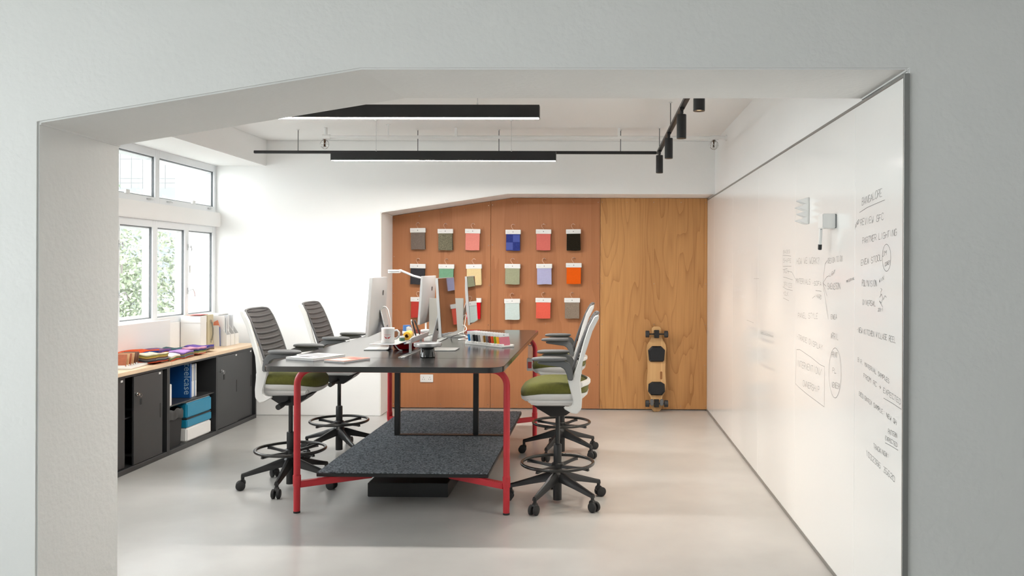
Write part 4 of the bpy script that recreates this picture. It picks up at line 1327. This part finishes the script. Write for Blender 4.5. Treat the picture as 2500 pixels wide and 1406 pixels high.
# ---------------------------------------------------------------- fabric books hanging on the plywood
HOOK = mat('copper_hook', (0.60, 0.38, 0.27), 0.3, metal=0.8)
SW = [(-2.136, -1.962, 2.059, 1.816, 'grey tweed', (124, 112, 104), 0.35), (-1.822, -1.648, 2.05, 1.808, 'black and sand speckled', (120, 116, 98), 0.9), (-1.509, -1.335, 2.051, 1.809, 'light salmon pink', (222, 138, 128), 0.04),
      (-1.05, -0.877, 2.044, 1.806, 'indigo patchwork', (52, 62, 128), 0.12), (-0.705, -0.531, 2.049, 1.812, 'coral pink', (208, 112, 104), 0.04), (-0.364, -0.196, 2.051, 1.809, 'black-brown boucle', (36, 32, 24), 0.7),
      (-2.135, -1.96, 1.652, 1.419, 'charcoal', (60, 60, 64), 0.1), (-1.811, -1.632, 1.649, 1.421, 'sage green', (116, 160, 132), 0.08), (-1.498, -1.319, 1.65, 1.413, 'cream', (220, 198, 152), 0.05),
      (-1.058, -0.88, 1.656, 1.424, 'grey green', (156, 158, 132), 0.06), (-0.699, -0.52, 1.658, 1.426, 'lavender', (172, 172, 206), 0.04), (-0.363, -0.185, 1.669, 1.432, 'bright orange', (222, 92, 20), 0.04),
      (-2.128, -1.959, 1.274, 1.041, 'brick red', (184, 66, 58), 0.05), (-1.796, -1.617, 1.261, 1.019, 'rust red', (186, 84, 70), 0.05), (-1.497, -1.323, 1.267, 1.03, 'vivid red', (204, 12, 30), 0.04),
      (-1.061, -0.883, 1.26, 1.023, 'ice blue', (196, 210, 208), 0.05), (-0.706, -0.528, 1.271, 1.039, 'coral red', (222, 98, 82), 0.04), (-0.38, -0.202, 1.272, 1.04, 'mottled taupe', (142, 128, 114), 0.4)]


def cloth_mat(nm, c, var):
    if var < 0.3:
        return smat('swatch_' + nm, c, rough=0.95, spec=0.1, bump=(350, 0.3), var=(90, var))
    return smat('swatch_' + nm, c, rough=0.95, spec=0.1, bump=(300, 0.5), var=(110 if nm.startswith('black and') else 260, var))


for i, (x0, x1, z1, z0, nm, c, var) in enumerate(SW):
    row = ['top', 'middle', 'bottom'][i // 6]
    xm, tilt = (x0 + x1) / 2, rnd.uniform(-0.02, 0.02)
    t = thing('fabric_sample_book', '%s fabric sample hanging from a copper hook, %s row' % (nm, row), 'fabric sample', (xm, 9.509, z1), group='fabric samples hanging on the plywood', rot=(0, tilt, 0))
    w = (x1 - x0) / 2
    m = cloth_mat(nm.replace(' ', '_'), c, var)
    h = MB().box(-w, w, -0.052, -0.008, -0.05, 0).build('header', M_WHITEP, t, bevel=0.002)
    MB().box(-0.004, 0.004, -0.0528, -0.0522, -0.03, -0.02).build('printed_mark', M_GASKET, h)
    MB().box(-w * 0.8, -w * 0.45, -0.0528, -0.0522, -0.032, -0.026).build('printed_name', mat('card_header', (0.62, 0.63, 0.65), 0.35), h)
    # a block of hanging cloth leaves, bellied and slightly splayed
    H = z1 - z0
    ph = rnd.uniform(0, 6.28)
    for k, (y, mm) in enumerate(((-0.045, m), (-0.034, smat('leaf_dark', (70, 62, 58), rough=0.95) if nm not in ('cream', 'ice blue') else m), (-0.022, m))):
        sw_ = rnd.uniform(-0.006, 0.006) if k else 0
        rows = [[((-w + 0.008 + (2 * w - 0.016) * u / 5) + sw_ * v / 6, y - 0.006 * math.sin(v / 6 * 2.6) - 0.004 * (v / 6) * math.sin(u + ph), -0.048 - (H - 0.048 - 0.004 * k) * v / 6 + 0.002 * math.sin(u * 1.3 + ph) * (v / 6)) for u in range(6)] for v in range(7)]
        MB().grid(rows, (0, 0.009, 0)).build('cloth_leaf', mm, t, smooth=60)
    if nm == 'indigo patchwork':
        for (a, b, cc, dd, q) in ((0.0, 0.9, -0.06, -0.14, (70, 84, 156)), (-0.9, 0.0, -0.145, -0.23, (76, 88, 158))):
            MB().box(a * w, b * w - 0.001, -0.0585, -0.0578, dd, cc).build('patch', smat('patch_%d' % q[0], q, rough=0.95), t)
    hk = [(0.0, -0.028, 0.0)] + [(0.022 * math.sin(a) * 0.9 - 0.004, -0.028 + 0.004, 0.036 - 0.024 * math.cos(a)) for a in [-0.5 - 0.35 * q for q in range(13)]]
    hk = [(0.0, -0.028, -0.002), (-0.004, -0.026, 0.008), (-0.016, -0.024, 0.022)] + [(-0.002 + 0.021 * math.cos(a), -0.02, 0.042 + 0.021 * math.sin(a)) for a in [PI + 0.5 - 0.36 * q for q in range(10)]]
    MB().tube(hk, 0.0028, 8).build('hook', HOOK, t, smooth=60)
    MB().cyl((0, -0.028, 0.06), (0, 0.004, 0.06), 0.0035, n=8).build('nail', M_CHROME, t, smooth=40)

# double socket
t = thing('wall_socket', 'white double power socket low on the plywood', 'socket', (-1.949, 9.512, 0.347))
MB().box(-0.074, 0.074, -0.010, 0, -0.044, 0.044).build('plate', M_WHITEP, t, bevel=0.003)
for s in (-1, 1):
    for dx, dz in ((0, 0.012), (-0.011, -0.010), (0.011, -0.010)):
        MB().box(s * 0.036 + dx - 0.003, s * 0.036 + dx + 0.003, -0.0108, -0.0102, dz - 0.004, dz + 0.004).build('pin_hole', M_GASKET, t)

# ---------------------------------------------------------------- longboard leaning on the plywood
t = thing('longboard', 'electric longboard skateboard with bamboo deck leaning on the plywood', 'skateboard', (0.664, 9.405, 0.002), rot=(math.radians(-3.2), 0, 0))
L = 0.955
outl = [(0.0, 0.040), (0.01, 0.052), (0.035, 0.058), (0.09, 0.056), (0.16, 0.066), (0.20, 0.088), (0.25, 0.106), (0.32, 0.109), (0.45, 0.100), (0.60, 0.104), (0.70, 0.112), (0.75, 0.104), (0.79, 0.080), (0.83, 0.060), (0.88, 0.053), (0.925, 0.054), (0.945, 0.045), (0.955, 0.026)]
outl = [(0.0, 0.022), (0.008, 0.038)] + outl[2:]
poly = [(w, z) for z, w in outl] + [(-w, z) for z, w in reversed(outl)]
dk = MB().prism(poly, 'y', -0.007, 0.005).build('deck', M_BAMBOO, t, bevel=0.003, smooth=40)
MB().prism([(w * 0.995, z) for z, w in outl] + [(-w * 0.995, z) for z, w in reversed(outl)], 'y', 0.0052, 0.0066).build('grip_tape', M_RUBBER, dk)
MB().prism(rounded_rect(0.04, 0.066, 0.36, 0.45, (0.012,) * 4, 4), 'y', -0.0078, -0.0068).build('inlay', smat('inlay_brown', (150, 100, 56), rough=0.5), dk)


def pod(poly, d, name):
    inner = [(x * 0.82, (z - zc) * 0.86 + zc) for (x, z) in poly for zc in [sum(p[1] for p in poly) / len(poly)]]
    MB().loft([[(x, -0.0072, z) for x, z in poly], [(x, -0.0072 - d * 0.6, z) for x, z in poly], [(x, -0.0072 - d, z) for x, z in inner]]).build(name, mat('pod_black', (0.012, 0.012, 0.014), 0.22), t, bevel=0.002)


pod([(-0.07, 0.56), (0.07, 0.56), (0.085, 0.575), (0.095, 0.69), (0.05, 0.735), (-0.05, 0.735), (-0.095, 0.69), (-0.085, 0.575)], 0.03, 'battery_pod')
pod([(-0.06, 0.185), (0.06, 0.185), (0.095, 0.225), (0.09, 0.31), (0.05, 0.335), (-0.05, 0.335), (-0.09, 0.31), (-0.095, 0.225)], 0.03, 'motor_pod')
for z, nm in ((0.87, 'front_truck'), (0.095, 'rear_truck')):
    mb = MB()
    mb.box(-0.028, 0.028, -0.03, -0.0072, z - 0.045, z + 0.045)
    mb.prism([(-0.022, z - 0.04), (0.022, z - 0.04), (0.03, z), (0.022, z + 0.03), (-0.022, z + 0.03), (-0.03, z)], 'y', -0.062, -0.03)
    tr = mb.build(nm, M_BLACK, t, bevel=0.003)
    MB().cyl((-0.10, -0.052, z), (0.10, -0.052, z), 0.008, n=12).build('axle', M_BLACK, tr, smooth=40)
    if nm == 'rear_truck':
        MB().box(-0.075, -0.035, -0.085, -0.035, z - 0.02, z + 0.05).build('motor', M_GREYP, tr, bevel=0.008)
        MB().box(0.035, 0.075, -0.085, -0.035, z - 0.02, z + 0.05).build('motor', M_GREYP, tr, bevel=0.008)
    for s in (-1, 1):
        MB().tube([(s * 0.083, -0.052, z), (s * 0.088, -0.052, z), (s * 0.122, -0.052, z), (s * 0.127, -0.052, z)], [0.033, 0.0385, 0.0385, 0.033], 26).build('wheel', mat('wheel_grey', (0.03, 0.031, 0.034), 0.55), tr, smooth=40)


# ---------------------------------------------------------------- ceiling lights
def linear_light(y, label):
    t = thing('linear_pendant', label, 'pendant light', (-1.437, y, 2.685), group='black linear pendant lights')
    Lh = 1.045
    mb = MB()
    mb.box(-Lh, Lh, -0.036, -0.032, -0.085, 0).box(-Lh, Lh, 0.032, 0.036, -0.085, 0).box(-Lh, Lh, -0.032, 0.032, -0.004, 0)
    mb.box(-Lh, -Lh + 0.004, -0.032, 0.032, -0.085, -0.004).box(Lh - 0.004, Lh, -0.032, 0.032, -0.085, -0.004)
    mb.build('housing', M_BLACK, t)
    MB().box(-Lh + 0.005, Lh - 0.005, -0.031, 0.031, -0.081, -0.074).build('diffuser', M_LED, t)
    for s in (-1, 1):
        MB().cyl((s * 0.63, 0, 0), (s * 0.63, 0, 0.30), 0.0018, n=6).build('wire', M_SILVER, t)
        MB().lathe([(0.012, 0.285), (0.018, 0.2995)], (s * 0.63, 0, 0), 14).build('ceiling_cup', M_WHITEP, t, smooth=40)
        MB().lathe([(0.006, 0), (0.006, 0.018)], (s * 0.63, 0, 0), 10).build('wire_gripper', M_SILVER, t)
    return t


linear_light(7.74, 'black linear pendant light farther from the doorway, in line with the track')
linear_light(5.55, 'black linear pendant light nearer the doorway, cut off by the lintel')

t = thing('lighting_track', 'thin black L-shaped lighting track hung on rods from the ceiling', 'track', (0, 0, 0))
TZK = 2.757
MB().box(-3.44, 0.575, 8.282, 8.318, TZK - 0.014, TZK + 0.014).build('long_rail', M_BLACK, t, bevel=0.003)
MB().box(0.577, 0.613, 4.3, 8.318, TZK - 0.014, TZK + 0.014).build('side_rail', M_BLACK, t, bevel=0.003)
for x, y in ((-3.0, 8.3), (-1.8, 8.3), (-0.99, 8.3), (0.22, 8.3), (0.595, 8.16), (0.595, 6.92), (0.595, 5.4)):
    r = MB().cyl((x, y, TZK + 0.014), (x, y, ZC), 0.004, n=8).build('rod', M_GREYP, t)
    MB().lathe([(0.012, ZC - 0.01), (0.014, ZC - 0.0005)], (x, y, 0), 12).build('rod_cup', M_WHITEP, r)
for i, y in enumerate((8.05, 7.0, 5.93, 4.9)):
    t = thing('track_spotlight', 'black cylinder spotlight on the side track, %s from the back wall' % ['first', 'second', 'third', 'fourth'][i], 'spotlight', (0.588, y, TZK - 0.0145), group='black spotlights on the track')
    MB().box(-0.016, 0.016, -0.05, 0.05, -0.014, 0).build('adapter', M_BLACK, t, bevel=0.002)
    MB().tube([(0, 0, -0.014), (0.0, 0, -0.03), (-0.002, 0, -0.045)], [0.012, 0.014, 0.01], 12).build('knuckle', M_BLACKP, t, smooth=40)
    pr = [(0.008, -0.043), (0.033, -0.045), (0.034, -0.05), (0.034, -0.215), (0.031, -0.215), (0.031, -0.195), (0.008, -0.195)]
    MB().lathe(pr, n=32, cap=False).build('cylinder', M_BLACK, t, smooth=40)
    MB().lathe([(0.004, -0.2045), (0.0305, -0.205)], n=28).build('lens', M_SPOTL, t)
    ld = bpy.data.lights.new('spot_beam', 'SPOT')
    ld.energy = 22
    ld.color = (1.0, 0.86, 0.70)
    ld.spot_size = math.radians(75)
    ld.spot_blend = 0.8
    ld.shadow_soft_size = 0.03
    lo = bpy.data.objects.new('spot_beam', ld)
    col.objects.link(lo)
    lo.parent = t
    lo.location = (0, 0, -0.22)

# white conduit with caged sprinkler heads
t = thing('ceiling_conduit', 'white conduit pipe running across the ceiling near the back wall', 'pipe', (0, 8.2, 2.893))
MB().cyl((-2.67, 0, 0), (1.2565, 0, 0), 0.0165, n=16).build('pipe', M_WALL, t, smooth=40)
for x in (-2.69, 1.13):
    MB().cyl((x - 0.03, 0, 0), (x + 0.045, 0, 0), 0.024, n=16).build('tee', M_WALL, t, smooth=40)
MB().cyl((-2.69, 0, -0.02), (-2.69, 0, ZC - 2.893), 0.018, n=16).build('riser', M_WALL, t, smooth=40)
for x in (-1.4, 0.2):
    MB().box(x - 0.012, x + 0.012, -0.02, 0.02, 0.0, ZC - 2.893).build('bracket', M_WALL, t)
MB().cyl((1.238, 0, 0), (1.2565, 0, 0), 0.03, n=16).build('wall_flange', M_WALL, t, smooth=40)
for i, x in enumerate((-2.70, 1.131)):
    t = thing('sprinkler_head', ['caged chrome sprinkler head near the window end of the conduit', 'caged chrome sprinkler head near the whiteboard wall'][i], 'sprinkler', (x, 8.2, 2.866))
    MB().lathe([(0.012, 0.004), (0.014, -0.012), (0.008, -0.02), (0.009, -0.06), (0.013, -0.064), (0.013, -0.068)], n=14).build('nozzle', smat('sprinkler_brass', (84, 62, 46), rough=0.3, metal=0.8), t, smooth=40)
    for k in range(4):
        a = k * PI / 4
        pts = [(0.042 * math.sin(q) * math.cos(a), 0.042 * math.sin(q) * math.sin(a), -0.045 + 0.046 * math.cos(q)) for q in [2 * PI * j / 20 for j in range(21)]]
        MB().tube(pts, 0.0024, 6, up=(math.sin(a), -math.cos(a), 0)).build('cage_hoop', M_CHROME, t, smooth=60)
    MB().torus((0, 0, -0.045), 0.042, 0.0024, 28, 6).build('cage_ring', M_CHROME, t, smooth=60)
t = thing('pull_bracket', 'small white bracket hanging from the ceiling behind the far pendant light', 'bracket', (-2.02, 8.0, ZC))
MB().box(-0.02, 0.02, -0.006, 0.006, -0.006, 0).build('plate', M_WALL, t)
MB().box(-0.006, 0.006, -0.004, 0.004, -0.12, -0.006).build('strap', M_WALL, t)

# ---------------------------------------------------------------- outside the windows
struct(MB().box(-60, -4.8, -20, 60, -7.2, -7.0).build('ground', mat('ground_grey', (0.25, 0.26, 0.24), 0.9)))
FAC = mat('facade_pale', (0.175, 0.178, 0.18), 0.6)
t = thing('far_building', 'pale panelled office building seen through the upper windows', 'building', (0, 0, 0))
MB().box(-30.0, -16.45, 34.0, 44.0, -7.0, 4.83).build('podium', mat('podium_grey', (0.148, 0.16, 0.17), 0.6), t)
MB().box(-30.0, -16.5, 34.3, 44.0, 4.83, 12.0).build('core_wall', mat('facade_joint', (0.155, 0.16, 0.166), 0.6), t)
zrow = 4.85
for j, hh in enumerate((0.24, 0.18, 0.80, 0.24, 0.18, 0.80, 0.24, 0.18, 0.80)):
    pm = MB().box(0.008, 0.462, -0.012, 0, 0.008, hh - 0.008).build('facade_panel', FAC, t)
    pm.location = (-16.97, 34.3, zrow)
    for i in range(1, 15):
        o = bpy.data.objects.new('facade_panel', pm.data)
        col.objects.link(o)
        o.parent = t
        o.location = (-16.97 - i * 0.47, 34.3, zrow)
    zrow += hh
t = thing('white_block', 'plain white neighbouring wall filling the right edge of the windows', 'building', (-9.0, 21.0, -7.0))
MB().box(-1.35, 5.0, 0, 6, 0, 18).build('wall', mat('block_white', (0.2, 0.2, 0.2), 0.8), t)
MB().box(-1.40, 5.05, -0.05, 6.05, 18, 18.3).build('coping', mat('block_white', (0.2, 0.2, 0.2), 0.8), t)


def tree(x, y, h, r, label, c, seed):
    q = random.Random(seed)
    t = thing('tree', label, 'tree', (x, y, -7.0), group='trees outside the windows')
    tp = [(0, 0, 0), (q.uniform(-.2, .2), q.uniform(-.2, .2), h * 0.4), (q.uniform(-.4, .4), q.uniform(-.4, .4), h * 0.8)]
    MB().tube(tp, [0.25, 0.18, 0.06], 8).build('trunk', mat('bark', (0.12, 0.10, 0.08), 0.9), t, smooth=40)
    verts, faces = [], []
    blobs = [(q.gauss(0, r * 0.45), q.gauss(0, r * 0.45), h * q.uniform(0.42, 0.98), r * q.uniform(0.35, 0.6)) for _ in range(16)]
    for k in range(13000):
        bx, by, bz, br = blobs[q.randrange(16)]
        d = Vector((q.gauss(0, 1), q.gauss(0, 1), q.gauss(0, 1))).normalized() * br * (q.random() ** 0.4)
        p = Vector((bx, by, bz)) + d
        u = Vector((q.gauss(0, 1), q.gauss(0, 1), q.gauss(0, 1))).normalized()
        v = u.cross(Vector((q.gauss(0, 1), q.gauss(0, 1), q.gauss(0, 1)))).normalized()
        s = q.uniform(0.035, 0.085)
        i = len(verts)
        verts += [p - u * s, p + v * s * 0.5, p + u * s, p - v * s * 0.5]
        faces.append((i, i + 1, i + 2, i + 3))
    me = bpy.data.meshes.new('foliage')
    me.from_pydata([tuple(v) for v in verts], [], faces)
    me.materials.append(mat('leaf_%d' % seed, c, 0.6, var=(3, 0.3)))
    o = bpy.data.objects.new('foliage', me)
    col.objects.link(o)
    o.parent = t
    o['kind'] = 'stuff'


tree(-12.3, 20.4, 9.6, 2.6, 'leafy light green tree outside, left in the lower windows', (0.26, 0.293, 0.202), 11)
tree(-10.9, 19.0, 9.2, 2.2, 'leafy tree outside, right in the lower windows', (0.234, 0.273, 0.182), 12)
tree(-15.0, 24.0, 10.0, 3.2, 'darker leafy tree farther out behind the others', (0.215, 0.254, 0.195), 13)
tree(-11.6, 16.6, 7.6, 2.2, 'low bushy tree outside nearest the windows', (0.24, 0.28, 0.24), 14)
tree(-16.5, 19.5, 9.6, 3.0, 'broad leafy tree outside toward the left', (0.247, 0.286, 0.208), 15)
